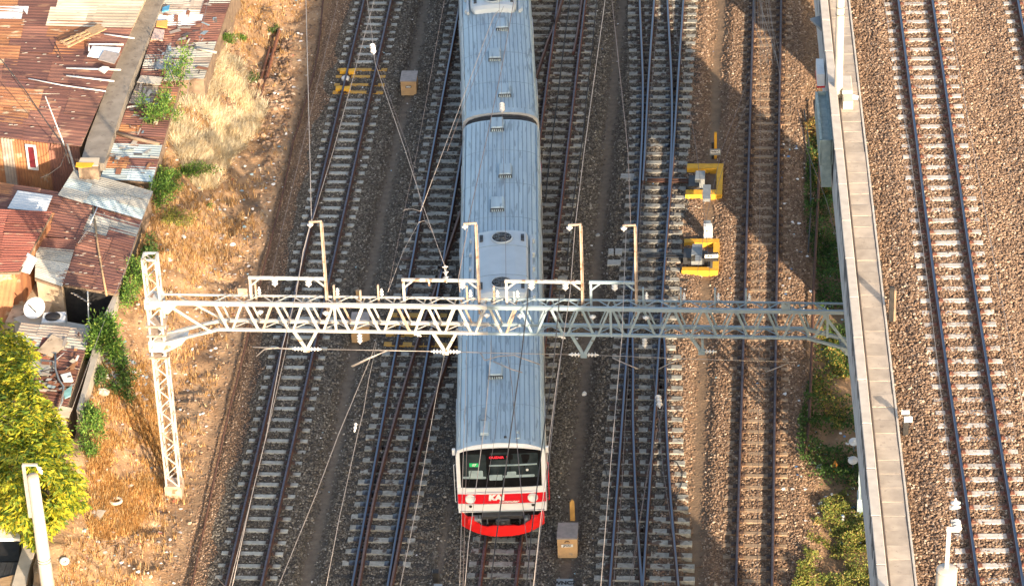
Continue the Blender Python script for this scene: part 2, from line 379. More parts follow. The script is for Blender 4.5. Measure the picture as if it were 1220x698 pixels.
# ---------------------------------------------------------------- ballast: real stones, scattered by geometry nodes
def scatter(name, P, size, mat, flat=.75):
    """stones: points with a size each; three rough stone shapes are put on them, turned at random"""
    me = bpy.data.meshes.new(name); me.vertices.add(len(P)); me.vertices.foreach_set('co', P.astype(np.float32).ravel())
    a = me.attributes.new('size', 'FLOAT', 'POINT'); a.data.foreach_set('value', size.astype(np.float32)); me.materials.append(mat); me.update()
    o = link(name, me)
    ng = bpy.data.node_groups.new(name + '_nodes', 'GeometryNodeTree'); n = ng.nodes; l = ng.links
    ng.interface.new_socket('Geometry', in_out='INPUT', socket_type='NodeSocketGeometry'); ng.interface.new_socket('Geometry', in_out='OUTPUT', socket_type='NodeSocketGeometry')
    gi = n.new('NodeGroupInput'); go = n.new('NodeGroupOutput'); g2i = n.new('GeometryNodeGeometryToInstance')
    for k in range(4):
        ico = n.new('GeometryNodeMeshIcoSphere'); ico.inputs['Radius'].default_value = 1; ico.inputs['Subdivisions'].default_value = 1 if k else 2
        sp = n.new('GeometryNodeSetPosition'); rv = n.new('FunctionNodeRandomValue'); rv.data_type = 'FLOAT_VECTOR'
        q = .34; rv.inputs[0].default_value = (-q, -q, -q); rv.inputs[1].default_value = (q, q, q); rv.inputs['Seed'].default_value = 3 + k
        tf = n.new('GeometryNodeTransform'); tf.inputs['Scale'].default_value = ((1.15, .85, .7), (.9, 1.1, .65), (1.3, .8, .75), (1, .95, .8))[k]
        sm = n.new('GeometryNodeSetMaterial'); sm.inputs['Material'].default_value = mat
        ss = n.new('GeometryNodeSetShadeSmooth'); ss.inputs['Shade Smooth'].default_value = False
        l.new(ico.outputs[0], sp.inputs[0]); l.new(rv.outputs[0], sp.inputs['Offset']); l.new(sp.outputs[0], tf.inputs[0]); l.new(tf.outputs[0], sm.inputs[0]); l.new(sm.outputs[0], ss.inputs[0]); l.new(ss.outputs[0], g2i.inputs[0])
    ip = n.new('GeometryNodeInstanceOnPoints'); l.new(gi.outputs[0], ip.inputs['Points']); l.new(g2i.outputs[0], ip.inputs['Instance']); ip.inputs['Pick Instance'].default_value = True
    rr = n.new('FunctionNodeRandomValue'); rr.data_type = 'FLOAT_VECTOR'; rr.inputs[0].default_value = (-.5, -.5, 0); rr.inputs[1].default_value = (.5, .5, 6.283); l.new(rr.outputs[0], ip.inputs['Rotation'])
    na = n.new('GeometryNodeInputNamedAttribute'); na.data_type = 'FLOAT'; na.inputs['Name'].default_value = 'size'; l.new(na.outputs[0], ip.inputs['Scale'])
    l.new(ip.outputs[0], go.inputs[0])
    md = o.modifiers.new('stones', 'NODES'); md.node_group = ng; return o
def view_mask(X, Y, z, pad=12):
    """True where the frame can see the point"""
    P = np.stack([X, Y, np.full(X.shape, z) if np.isscalar(z) else z], -1) - np.array(CAM)
    d = P @ np.array(fw); px = PW / 2 + F * (P @ np.array(rt)) / d; py = PH / 2 - F * (P @ np.array(up)) / d
    return (px > -pad) & (px < PW + pad) & (py > -pad) & (py < PH + pad)
N = 430000
X = rng.uniform(-11, 13, N); Y = rng.uniform(-18, 24, N); U = X - SL * Y
keep = (U > BL - .15) & (U < 10.6) & view_mask(X, Y, 0) & (rng.random(N) > pathfac(X, Y) * 1.02)
keep &= (U < 10.1) | (rng.random(N) < .4)
X, Y = X[keep], Y[keep]; U = X - SL * Y
sz = rng.uniform(.018, .040, len(X)) * (1 + .25 * (rng.random(len(X)) > .93))
Zs = ground_h(X, Y) + rng.uniform(.0, .024, len(X))
cov = np.zeros(len(X), bool)                                   # most stones were swept off the sleepers
for uc, hw_, y_, st_, kp in ((-6.95, .97, atg(437, 91.5).y, .6 * math.cos(HD), .06), (8.555, .98, 2.0, .6 * math.cos(HD), .30), (-2.85, 1.5, at(500, 410, 0).y, .6, .12), (.79, 1.1, -19.4, .6, .12), (4.75, 1.3, -19.2, .6, .12)):
    ds = (Y + SL * (X - (uc + SL * Y)) - y_ + st_ / 2) % st_ - st_ / 2; cov |= (np.abs(U - uc) < hw_) & (np.abs(ds) < .105) & (rng.random(len(X)) > kp)
X, Y, U, Zs, sz = X[~cov], Y[~cov], U[~cov], Zs[~cov], sz[~cov]
edge = U < -8.15 + .5 * (vnoise(X, Y, 1.0) - .5); sz[edge] *= .72; lit = (U > 5.7 + .5 * (vnoise(X, Y, 1.3) - .5)) | edge  # sunlit zones: warm sun put into the stone colour; edge gravel itself browner
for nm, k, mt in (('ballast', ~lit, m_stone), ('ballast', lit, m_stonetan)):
    tag(scatter(nm, np.stack([X[k], Y[k], Zs[k]], 1), sz[k], mt), 'grey crushed stone ballast between and under the ground-level tracks' if mt is m_stone else 'stone ballast coloured tan for the sun beside the viaduct and along the left edge of the tracks, where it is browner itself', 'ballast', kind='stuff')
# ballast spilled over the edge into the dirt
n = 9000; X = rng.uniform(-13, -6, n); Y = rng.uniform(-18, 24, n); U = X - SL * Y
k = (U < BL - .1) & (rng.random(n) < np.exp((U - BL) / .8)); X, Y = X[k], Y[k]
tag(scatter('stray_gravel', np.stack([X, Y, ground_h(X, Y) + .01], 1), rng.uniform(.02, .05, len(X)), m_stonetan), 'loose gravel spilled over the dirt left of the tracks', 'gravel', kind='stuff')

# ---------------------------------------------------------------- viaduct (its own axis runs 2.9 degrees right of straight away)
VS = 0.0510; VA = -math.atan(VS)
def VX(y, off=0.0): return 9.02 + off + VS * (y + 25)          # x of the outer face at y, plus an offset across
via = empty('railway_viaduct', (VX(-20, 4.6), -20, 0), VA, 'elevated concrete railway viaduct with a low wall along its left edge', 'viaduct')
Y0, Y1 = -62.0, 75.0
b = MB(); b.box(-4.55, 5.0, Y0, Y1, 9.95, 11.2); b.box(-3.2, 3.4, Y0, Y1, 8.6, 9.95); b.build('deck', m_vwall, via)
b = MB(); ys = np.arange(Y0, Y1 + .01, 2.0)
b.box(-4.6, -4.40, Y0, Y1, 9.90, 12.12, .0); b.build('parapet', m_vwall, via)
b = MB()
for i in range(len(ys) - 1): b.box(-4.64 + .006 * math.sin(i * 2.1), -4.385, ys[i] + .01, ys[i + 1] - .01, 12.12, 12.17, .015)
cop = b
st = MB()
for i in range(420):
    y = -22 + i * .15 + rng.uniform(-.05, .05); dz = rng.uniform(.25, 1.15) * (.6 + .8 * vnoise(np.array([0.]), np.array([y]), 1.3)[0]); st.add([(-4.607, y, 12.10), (-4.607, y + rng.uniform(.12, .3), 12.10), (-4.607, y + rng.uniform(.06, .2), 12.10 - dz), (-4.607, y + rng.uniform(0, .06), 12.10 - dz * .8)], [(0, 3, 2, 1)])
tag(st.build('weather_stains', M('black_weathering', (.07, .075, .08), (.15, .16, .17), 8, .95, rnd=0), via), kind='stuff')
cop.build('coping', m_vcap, via)
b = MB(); b.box(4.8, 5.05, Y0, Y1, 9.95, 12.1); b.build('parapet', m_vwall, via)
b = MB(); b.box(-4.40, -4.34, Y0, Y1, 11.2, 11.78); b.box(-3.70, -3.64, Y0, Y1, 11.2, 11.80, .01); b.build('kerb', m_vcap, via)
b = MB(); b.tube([(-4.31, y, 11.84 + .012 * math.sin(y * .9)) for y in np.arange(-30, 40, 1.5)], .022, 6); b.build('handrail_pipe', M('dark_conduit', (.13, .10, .085), (.09, .07, .06), 5, .6), via)
me = MB().box(-.305, .305, -.2982, .2982, -.055, 0, .006).mesh('trough_cover', m_vslab)
for i in range(74):
    y = -20 + .6 * i; link('trough_cover', me, via, (-4.02 + rng.uniform(-.006, .006), y, 11.775 + rng.uniform(-.008, .006)), (rng.uniform(-.008, .008), rng.uniform(-.008, .008), rng.uniform(-.008, .008)))
for k, (px_, y) in enumerate(((14.5, -4.6), (14.9, 11.0), (13.3, -36.0), (16.2, 38.0))):
    b = MB(); a_ = 2.0 if k != 1 else 1.1; lx = px_ - via.location.x - (y + 20) * VS
    b.prism([(lx + sx * a_ * cx_, y + 20 + sy * 1.1 * cy_) for sx, sy, cx_, cy_ in ((-1, -1, .9, 1), (1, -1, .9, 1), (1, -1, 1, .85), (1, 1, 1, .85), (1, 1, .9, 1), (-1, 1, .9, 1), (-1, 1, 1, .85), (-1, -1, 1, .85))], -.6, 8.7)
    b.build('pier', m_vwall, via)
# stones on the deck
N = 200000
X = rng.uniform(9.6, 19.5, N); Y = rng.uniform(-37, 5, N); off = X - VX(Y)
tr = 12.27 + .0525 * (Y + 20)                                  # centre of the nearer viaduct track
k = (off > 1.03) & (off < 9.4) & view_mask(X, Y, 11.5); X, Y, off = X[k], Y[k], off[k]
def vb_h(X, Y):
    """ballast surface on the deck: a bed under each track, lower between them and at the kerb"""
    off = X - VX(Y); c = 12.27 + .0525 * (Y + 20) - VX(Y); h = np.full(X.shape, 11.49)
    h -= .22 * np.clip((c - 1.25 - off) / .9, 0, 1) ; h -= .07 * np.exp(-((off - c - 1.95) / .5) ** 2)
    return h + .04 * (vnoise(X, Y, .6) - .5)
sz = rng.uniform(.020, .043, len(X))
tag(scatter('viaduct_ballast', np.stack([X, Y, vb_h(X, Y) + rng.uniform(0, .03, len(X))], 1), sz, m_stonetan), 'coarse tan ballast filling the viaduct deck', 'ballast', kind='stuff')
gx = np.arange(9.0, 20.2, .12); gy = np.arange(-60, 60, .5); X, Y = np.meshgrid(gx, gy); X = X + VS * (Y + 25) * 1.0
Zb = vb_h(X, Y); idx = np.arange(X.size).reshape(X.shape); Fq = np.stack([idx[:-1, :-1], idx[:-1, 1:], idx[1:, 1:], idx[1:, :-1]], -1).reshape(-1, 4)
off = (X - VX(Y)); ok = ((off > .96) & (off < 9.42)).ravel(); Fq = Fq[ok[Fq].all(1)]
tag(npmesh('viaduct_ballast_bed', np.stack([X.ravel(), Y.ravel(), Zb.ravel() - .01], 1), Fq, M('ballast_bed_dust', (.15, .10, .07), (.09, .062, .045), 30, .95, bump=.6, rnd=0)), kind='structure')

# ---------------------------------------------------------------- rails and sleepers
def rail(name, pts, parent, side, top=m_steel, zb=.01, h=.16, head=.068):
    """flat-bottomed rail swept along pts (world x, y); slots: rusty side, running surface"""
    prof = [(-.062, 0), (.062, 0), (.062, .012), (.012, .03), (.012, h - .042), (head / 2, h - .034), (head / 2, h - .006), (head / 2 - .008, h), (-head / 2 + .008, h), (-head / 2, h - .006), (-head / 2, h - .034), (-.012, h - .042), (-.012, .03), (-.062, .012)]
    P = [Vector((p[0], p[1], p[2] if len(p) > 2 else zb)) for p in pts]; b = MB(); n = len(prof); v = []
    for i, p in enumerate(P):
        d = (P[min(i + 1, len(P) - 1)] - P[max(i - 1, 0)]); d.z = 0; d.normalize(); s_ = Vector((d.y, -d.x, 0))
        for a, z in prof: v.append(p + s_ * a + Vector((0, 0, z)))
    fs = []; ft = []
    for i in range(len(P) - 1):
        for k in range(n):
            q = (i * n + k, (i + 1) * n + k, (i + 1) * n + (k + 1) % n, i * n + (k + 1) % n); (ft if k in (6, 7, 8) else fs).append(q)
    fs += [tuple(range(n)), tuple((len(P) - 1) * n + k for k in range(n - 1, -1, -1))]
    b.add(v, fs).m(1); b.v = b.v; base = 0; b.f += ft; b.mi += [1] * len(ft); b.sm += [False] * len(ft)
    return b.build(name, [side, top], parent, world=True)
def smooth(pts, step=1.0):
    """Catmull-Rom through surveyed points sorted by y"""
    P = sorted([(p[0], p[1]) for p in pts], key=lambda p: p[1]); P = [np.array(p) for p in P]
    P = [2 * P[0] - P[1]] + P + [2 * P[-1] - P[-2]]; out = []
    for i in range(1, len(P) - 2):
        m_ = max(1, int(abs(P[i + 1][1] - P[i][1]) / step))
        for k in range(m_):
            t = k / m_; a, b_, c, d = P[i - 1], P[i], P[i + 1], P[i + 2]
            out.append(tuple(.5 * ((2 * b_) + (c - a) * t + (2 * a - 5 * b_ + 4 * c - d) * t * t + (3 * b_ - a - 3 * c + d) * t ** 3)))
    out.append(tuple(P[-2])); return out
def uline(u, y0=-26, y1=36): return [(u + SL * y, y) for y in (y0, (y0 + y1) / 2, y1)]
def sleeper_mesh(L, mat, w=.18, h=.16):
    b = MB(); b.box(-L / 2, L / 2, -w / 2, w / 2, -h, 0, .012); return b.mesh('sleeper', mat)
def clip_mesh(mat, chair=False):
    b = MB()
    if chair: b.box(-.24, .20, -.115, .115, -.005, .022, .006); b.box(-.15, -.085, -.06, .06, .02, .055, .008); b.box(.085, .15, -.06, .06, .02, .055, .008)
    else: b.box(-.19, .18, -.10, .10, -.004, .012, .004); b.box(-.115, -.07, -.045, .045, .012, .045, .008); b.box(.07, .115, -.045, .045, .012, .045, .008)
    return b
def fastenings(parent, spots, mat, chair=False, ang=HD):
    """rail clips: too small to pick apart, joined; spots are (x, y, z)"""
    src = clip_mesh(mat, chair); sv_ = np.array([tuple(v) for v in src.v]); c, s_ = math.cos(ang), math.sin(ang)
    rv = np.stack([sv_[:, 0] * c - sv_[:, 1] * s_, sv_[:, 0] * s_ + sv_[:, 1] * c, sv_[:, 2]], 1); V = []; Fc = []
    o = parent.location
    for i, (x, y, z) in enumerate(spots):
        V.append(rv + np.array([x - o.x, y - o.y, z])); Fc.append(np.array(src.f, dtype=int) + i * len(rv))
    tag(npmesh('rail_fastenings', np.concatenate(V), np.concatenate(Fc), mat, parent=parent), kind='stuff')
def ypx(y, x=600, z=0): return at(x, y, z).y
GA = .5425
# --- first track from the left: straight, plain sleepers, four of them painted yellow
def straight_track(name, label, uc, mats, L, y0, y1, phase, yellow=(), ends=None):
    t = empty(name, (uc + SL * 0, 0, 0), 0, label, 'railway track', 'ground-level railway tracks')
    rail('rail', uline(uc - GA), t, m_rust, top=m_dimsteel); rail('rail', uline(uc + GA), t, m_rust, top=m_dimsteel)
    me = sleeper_mesh(L, mats[0]); my = sleeper_mesh(L, mats[1]) if len(mats) > 1 else me; spots = []
    c = math.cos(HD); k = 0; y = phase
    while y > y0: y -= .6 * c
    while y < y1:
        x = uc + SL * y; isy = any(abs(y - q) < .25 for q in yellow)
        link('sleeper', my if isy else me, t, (x - uc + rng.normal(0, .012), y + rng.normal(0, .015), -.004 + rng.normal(0, .004)), (0, rng.normal(0, .006), HD + rng.normal(0, .008)))
        for s_ in (-GA, GA): spots.append((x + s_ * c, y - s_ * SL, 0))
        y += .6 * c
    fastenings(t, spots, m_chair); return t
yel = [ypx(y, x) for x, y in ((440, 82), (437, 91), (433, 101.5), (430, 111.5))]
t1 = straight_track('railway_track', 'leftmost ground-level railway track with four yellow painted sleepers near the far end', -6.95, (m_sleep, m_sleepyel), 1.92, -19, 25, yel[1], yel)
t7 = straight_track('railway_track', 'sunlit rusty railway track with sand-covered sleepers nearest the viaduct', 8.555, (m_sleepbuff,), 1.95, -19, 25, 2.0)
for o in t7.children:
    if o.name.startswith('sleeper'): o.location.z -= .004 + .035 * vnoise(np.array([0.]), np.array([o.location.y]), 3.0)[0]

# --- second track with the diverging rails of the crossover laid through it
def pts_px(L, z=.17): return [tuple(at(x, y, z))[:2] for x, y in L]
Cp = pts_px([(548, 252), (527.8, 313), (515, 352), (498.8, 399), (469.5, 499), (444, 598), (426.3, 698)])
Dp = pts_px([(669, 0), (657.6, 36), (641, 82), (528.9, 437), (509, 497), (485.5, 596), (465.5, 698)])
Cp = [(p[0] + .01, p[1]) for p in Cp]; Cs = smooth(Cp); Ds = smooth(Dp)
Cs = Cs + [(Cs[-1][0] + (Cs[-1][0] - Cs[-2][0]) / (Cs[-1][1] - Cs[-2][1]) * k, Cs[-1][1] + k) for k in (4, 8, 12.2)]
Cs = [p for p in Cs if p[1] > -24]; Ds = [p for p in Ds if p[1] > -24]
Ds += [(Ds[-1][0] + .16 * k, Ds[-1][1] + k) for k in (4, 9)]
t2 = empty('railway_turnout', (-3.09, 0, 0), 0, 'second track from the left with the switch rails that diverge under the train', 'railway track', 'ground-level railway tracks')
rail('rail', uline(-3.63), t2, m_rust); rail('rail', uline(-2.545), t2, m_rust)
rail('closure_rail', Cs, t2, m_rust, top=m_duststeel); rail('closure_rail', Ds, t2, m_rust, top=m_duststeel)
def xat(line, y):
    ys = [p[1] for p in line]; return float(np.interp(y, ys, [p[0] for p in line]))
def bearers(t, ys, lines, pad, mat, ymat=None, yellow=(), maxr=None, z=0.0, minx=None):
    spots = []; cache = {}
    for y in ys:
        xs = sorted(xat(l_, y) for l_ in lines if min(p[1] for p in l_) <= y <= max(p[1] for p in l_))
        x0, x1 = xs[0] - pad[0], xs[-1] + pad[1]
        if maxr is not None: x1 = min(x1, maxr(y))
        L = round((x1 - x0) / .05) * .05; isy = any(abs(y - q) < .25 for q in yellow); key = (round(L, 2), isy)
        if key not in cache: cache[key] = sleeper_mesh(L, ymat if isy else mat, .24)
        cx_ = (x0 + x1) / 2
        link('sleeper', cache[key], t, (cx_ - t.location.x + rng.normal(0, .012), y + rng.normal(0, .012), z + rng.normal(0, .004)), (0, rng.normal(0, .004), HD + rng.normal(0, .006)))
        for x in xs: spots.append((x, y - (x - cx_) * SL, z + .002))
    return spots
ylow = [ypx(y, 500) for y in (373, 385.5, 398, 410)]
ys = np.arange(ylow[3] - 20 * .6, 25, .6)
sp = bearers(t2, ys, [[(-3.63 + SL * y, y) for y in (-30, 40)], [(-2.545 + SL * y, y) for y in (-30, 40)], [p for p in Cs if p[1] < 7], [p for p in Ds if p[1] < -.5]], (.44, .44), m_bearer, m_sleepyel, ylow)
fastenings(t2, [q for q in sp if q[1] > -10.5], m_chair); fastenings(t2, [q for q in sp if q[1] <= -10.5], m_chairblue, True)
t2.location.x = -3.09
# --- the track the train stands on, and the far arm of the crossover joining it
t4 = empty('railway_track', (.79, 0, 0), 0, 'middle railway track that carries the front of the train', 'railway track', 'ground-level railway tracks')
rail('rail', uline(.245), t4, m_rustred, top=m_dimsteel); rail('rail', uline(1.335), t4, m_rustred, top=m_dimsteel)
tr = [(.79 + SL * -20, -20), (.79 + SL * -14, -14), (-.30, -6), (-.16, 0), (-.13, 5.6), (-.14, 10.2), (-.13, 14.7), (.0, 24), (-3.09 + SL * 36 + .2, 36)]
trs = smooth(tr, 1.5)
t4b = empty('crossover_track', (0, 5, 0), 0, 'curved crossover rails hidden beneath the standing train', 'railway track')
for s_ in (-GA, GA): rail('rail', [(p[0] + s_, p[1]) for p in trs if -9 < p[1] < 32], t4b, m_rust, top=m_duststeel, zb=.006)
ys = np.arange(-19.4, 25, .6)
sp = bearers(t4, ys, [[(.245 + SL * y, y) for y in (-30, 40)], [(1.335 + SL * y, y) for y in (-30, 40)], [(p[0] - GA, p[1]) for p in trs if -5 < p[1] < 25]], (.42, .50), m_bearer)
fastenings(t4, sp, m_chair)
rail('check_rail', [tuple(at(x, y, .15))[:2] for x, y in ((693.6, -40), (693.2, 0), (688, 36), (683, 62))][::-1], t4, m_rustred, h=.15, top=m_duststeel)

# --- double turnout right of the train
L = {}
P_ = smooth(pts_px([(762.2, 0), (764.2, 50), (765.8, 95), (765.3, 147), (763.7, 185), (759.4, 266), (754.4, 327), (748, 403), (741.5, 495), (734, 595), (726.3, 698)]))
Q_ = smooth(pts_px([(779.4, 0), (772.6, 95), (767.6, 190), (766, 215)]))
R_ = smooth(pts_px([(795.2, 0), (800, 95), (800.4, 150), (799.0, 190), (796.3, 235)]))
S_ = [(5.20 + .035 + SL * y, y) for y in np.arange(-26, 36, 2.0)]
S_ = [(p[0] - .04 * min(1, max(0, (8 - p[1]) / 4)), p[1]) for p in S_]
X1 = smooth(pts_px([(752.6, 362), (753.7, 407), (754.3, 450), (753.9, 495), (757.6, 595), (764.7, 698)]))
X2 = smooth(pts_px([(788.8, 378), (791.9, 410), (792.9, 450), (793.3, 495), (799.3, 597), (808.3, 698)]))
def ext(l_, y, k=0):
    a, b_ = (l_[0], l_[1]) if y < l_[0][1] else (l_[-1], l_[-2]); s_ = (a[0] - b_[0]) / (a[1] - b_[1]) + k
    p = (a[0] + s_ * (y - a[1]), y); return [p] + l_ if y < l_[0][1] else l_ + [p]
P_ = ext(ext(P_, 34), -25); Q_ = ext(Q_, 34); R_ = ext(R_, 34); X1 = ext(X1, -25); X2 = ext(X2, -25)
t5 = empty('railway_turnout', (4.68, 0, 0), 0, 'pair of switches with shiny crossing rails right of the train', 'railway track', 'ground-level railway tracks')
for l_ in (P_, S_): rail('rail', l_, t5, m_rust)
for l_ in (Q_, R_, X1, X2): rail('switch_rail', l_, t5, m_rust)
spn = []
ys = np.arange(-19.2, 25, .6)
sp = bearers(t5, ys, [P_, S_, [p for p in R_ if p[1] > 9], [p for p in X2 if p[1] < -3], [p for p in X1 if p[1] < -3], [p for p in Q_ if p[1] > 9]], (.5, .55), m_bearer)
fastenings(t5, [q for q in sp if not (-6 < q[1] < 14)], m_chair); fastenings(t5, [q for q in sp if -6 <= q[1] <= 14], m_chairblue, True)

# --- viaduct tracks
def via_track(name, label, cpts, n0, n1):
    c = smooth(cpts, 4.0); o = empty(name, (c[0][0], c[0][1], 11.5), 0, label, 'railway track', 'railway tracks on the viaduct'); zb = 11.54
    for s_ in (-GA, GA): rail('rail', [(p[0] + s_, p[1], zb) for p in c], o, m_rustred)
    me = sleeper_mesh(1.98, m_sleepv, .20); spots = []; y = n0
    while y < n1:
        x = xat(c, y); link('sleeper', me, o, (x - o.location.x, y - o.location.y + rng.normal(0, .01), zb - .004 - 11.5 + rng.normal(0, .003)), (0, rng.normal(0, .003), VA + rng.normal(0, .006)))
        for s_ in (-GA, GA): spots.append((x + s_, y - s_ * .052, zb - 11.5))
        y += .6
    src = clip_mesh(m_rustred); V = []; Fc = []
    sv_ = np.array([tuple(v) for v in src.v])
    for i, (x, yy, z) in enumerate(spots): V.append(sv_ + np.array([x - o.location.x, yy - o.location.y, z])); Fc.append(np.array(src.f, dtype=int) + i * len(sv_))
    tag(npmesh('rail_fastenings', np.concatenate(V), np.concatenate(Fc), m_rustred, parent=o), kind='stuff'); return o
y9 = at(1050, 363 / 3.8125 + 170, 11.54).y
vt = via_track('railway_track', 'railway track with pale sleepers running along the top of the viaduct', [(9.0, -80), (10.78, -48), (11.66, -32.2), (12.285, -19.07), (13.265, -1.79), (14.5, 22), (17, 70)], y9 - 40 * .6, 6)
vt2 = via_track('railway_track', 'second viaduct track cut by the right edge of the photo', [(12.9, -80), (14.65, -48), (15.5, -32.2), (16.08, -19.07), (17.065, -1.79), (18.3, 22), (20.9, 70)], -38, 6)
# ---------------------------------------------------------------- train
m_roof = M('train_roof_grey', (.42, .52, .57), (.34, .43, .49), 1.6, .5, metal=.15, bump=.08, c3=(.25, .31, .35), s3=3.0, t3=.58, stretch=(3.2, .35, 1), rnd=.03)
m_rib = M('train_roof_seam', (.27, .34, .38), (.22, .28, .33), 4, .5, metal=.1, bump=0, rnd=.02)
m_body = M('train_body_steel', (.62, .63, .64), (.55, .56, .57), 2, .4, metal=.35, bump=.03, rnd=.02)
m_twhite = M('train_white_paint', (.80, .81, .82), (.74, .75, .76), 3, .35, bump=.02, rnd=0)
m_tred = M('train_red_paint', (.72, .012, .022), (.62, .01, .02), 3, .35, bump=.02, rnd=0)
m_bumper = M('red_skirt_paint', (.80, .02, .02), (.70, .015, .015), 3, .4, bump=.03, rnd=0)
m_mask = M('black_window_mask', (.006, .0065, .008), (.010, .010, .011), 4, .35, bump=0, rnd=0, spec=.12)
def glass_mat():
    mt, n, l, b = nodes_mat('cab_glass'); b.inputs['Base Color'].default_value = (.02, .03, .035, 1); b.inputs['Roughness'].default_value = .08
    b.inputs['Specular IOR Level'].default_value = .6; return mt
m_glass = glass_mat()
m_cab = M('cab_interior_grey', (.34, .44, .46), (.26, .34, .36), 5, .7, bump=0, rnd=0)
m_unit = M('air_conditioner_grey', (.50, .55, .58), (.45, .50, .53), 2, .45, metal=.2, bump=.04, rnd=0)
m_streak = M('air_conditioner_streak', (.62, .60, .55), (.55, .54, .50), 6, .6, bump=.05, rnd=0)
def led(name, c, e):
    mt, n, l, b = nodes_mat(name); b.inputs['Base Color'].default_value = (*c, 1); b.inputs['Emission Color'].default_value = (*c, 1); b.inputs['Emission Strength'].default_value = e; return mt
m_led = led('red_display', (.8, .03, .05), .22)
m_green = M('green_card', (.02, .62, .20), (.02, .58, .18), 3, .5, bump=0, rnd=0)

TH = -R(1.105)
PROF = [(0, 3.60), (.35, 3.59), (.70, 3.555), (1.0, 3.49), (1.2, 3.40), (1.315, 3.27), (1.36, 3.08), (1.37, 1.12)]
FULL = [(-x, z) for x, z in PROF[::-1]] + [(x, z) for x, z in PROF[1:]]
def shell(b, prof, y0, y1, cap=True, steps=1):
    n = len(prof); v = []
    for k in range(steps + 1): v += [(x, y0 + (y1 - y0) * k / steps, z) for x, z in prof]
    f = [(k * n + i, (k + 1) * n + i, (k + 1) * n + i + 1, k * n + i + 1) for k in range(steps) for i in range(n - 1)]
    if cap: f += [tuple(range(n)), tuple(steps * n + i for i in range(n - 1, -1, -1))]
    b.add(v, f)
def zroof(x): return float(np.interp(abs(x), [p[0] for p in PROF[:7]], [p[1] for p in PROF[:7]]))
def roof_px(root, px, py, z=3.6):
    p = at(px, py, z); d = p - root.location; a = root.rotation_euler.z
    return d.x * math.cos(a) + d.y * math.sin(a), -d.x * math.sin(a) + d.y * math.cos(a)

def ventilator(parent, x, y, sx=.42, sy=.72):
    z = zroof(x)
    o = MB().box(-sx / 2, sx / 2, -sy / 2, sy / 2, 0, .17, .03).build('roof_ventilator', m_roof, parent, loc=(x, y, z - .01))
    b = MB(); b.box(-sx / 2 - .02, sx / 2 + .02, -sy / 2 - .035, -sy / 2 - .006, -.0, .13)
    b.build('louvre_panel', m_dgrey, o)
    b = MB()
    for k in range(6): b.box(-sx / 2 + .02 + k * .07, -sx / 2 + .055 + k * .07, -sy / 2 - .055, -sy / 2 - .036, .02, .11)
    b.build('louvre', m_roof, o)
    MB().box(-sx / 2 - .05, sx / 2 + .05, -sy / 2 - .06, sy / 2 + .05, -.005, .012).build('flashing', m_rib, o); return o

def ac_unit(parent, x, y0, y1):
    w_ = .86; L_ = y1 - y0; prof = [(-w_, 0), (-w_, .16), (-w_ * .93, .24), (-w_ * .5, .31), (0, .335), (w_ * .5, .31), (w_ * .93, .24), (w_, .16), (w_, 0)]
    b = MB(); n = len(prof); v = []
    ks = [(0, .0, .80), (.05, .55, .86), (.16, .92, .93), (.32, 1, 1), (L_ - .32, 1, 1), (L_ - .16, .92, .95), (L_ - .05, .6, .9), (L_, 0, .85)]
    for yy, sz_, sx_ in ks: v += [(px_ * sx_, yy, pz * sz_) for px_, pz in prof]
    f = [(k * n + i, k * n + i + 1, (k + 1) * n + i + 1, (k + 1) * n + i) for k in range(len(ks) - 1) for i in range(n - 1)]
    b.add(v, f); o = b.build('air_conditioner', m_unit, parent, loc=(x, y0, zroof(.8) + .04))
    for yy in (.62, L_ - .68):
        b = MB(); ring = [(0, .36), (.03, .37), (.05, .36), (.05, .33), (.02, .32)]
        b.lathe((0, yy, .325), (0, 0, 1), ring, 24); r_ = b.build('fan_ring', m_unit, o)
        b = MB(); b.lathe((0, yy, .335), (0, 0, 1), [(0, .325), (.015, .325)], 24); b.build('fan_opening', m_black, o)
        b = MB(); b.lathe((0, yy, .35), (0, 0, 1), [(0, .09), (.05, .08)], 12)
        for k in range(7):
            a = k * 2 * math.pi / 7; b.add([(math.cos(a) * .07, yy + math.sin(a) * .07, .356), (math.cos(a + .1) * .30, yy + math.sin(a + .1) * .30, .352), (math.cos(a + .62) * .30, yy + math.sin(a + .62) * .30, .372), (math.cos(a + .7) * .07, yy + math.sin(a + .7) * .07, .366)], [(0, 1, 2, 3)])
        b.build('fan_blades', m_dgrey, o)
        b = MB()
        for rr in (.12, .19, .26): b.tube([(rr * math.cos(t), yy + rr * math.sin(t), .384) for t in np.linspace(0, 2 * math.pi, 19)], .004, 4, cap=False)
        for k in range(4): a = k * math.pi / 4; b.bar((-.33 * math.cos(a), yy - .33 * math.sin(a), .388), (.33 * math.cos(a), yy + .33 * math.sin(a), .388), .006)
        b.build('fan_guard', m_grey, o)
    b = MB()
    for s_ in (-1, 1):
        b.box(s_ * .96 - .045, s_ * .96 + .045, .1, L_ - .1, -.06, .06, .01)
        for k in range(5): b.box(s_ * 1.03 - .05, s_ * 1.03 + .05, .25 + k * (L_ - .6) / 4, .40 + k * (L_ - .6) / 4, -.12, .05, .01)
    b.build('side_rail', m_unit, o)
    b = MB()
    for yy in (1.12, L_ - 1.15): b.tube([(px_ * 1.002, yy, pz + .003) for px_, pz in prof], .010, 5)
    b.build('casing_seam', m_rib, o)
    for s_ in (-1, 1):
        for yy in (.55, L_ - .62):
            b = MB(); b.box(s_ * .68 - .055, s_ * .68 + .055, yy - .19, yy - .02, .20, .305, .005); b.box(s_ * .68 - .055, s_ * .68 + .055, yy + .02, yy + .19, .20, .305, .005); b.build('side_grille', m_dgrey, o)
    return o

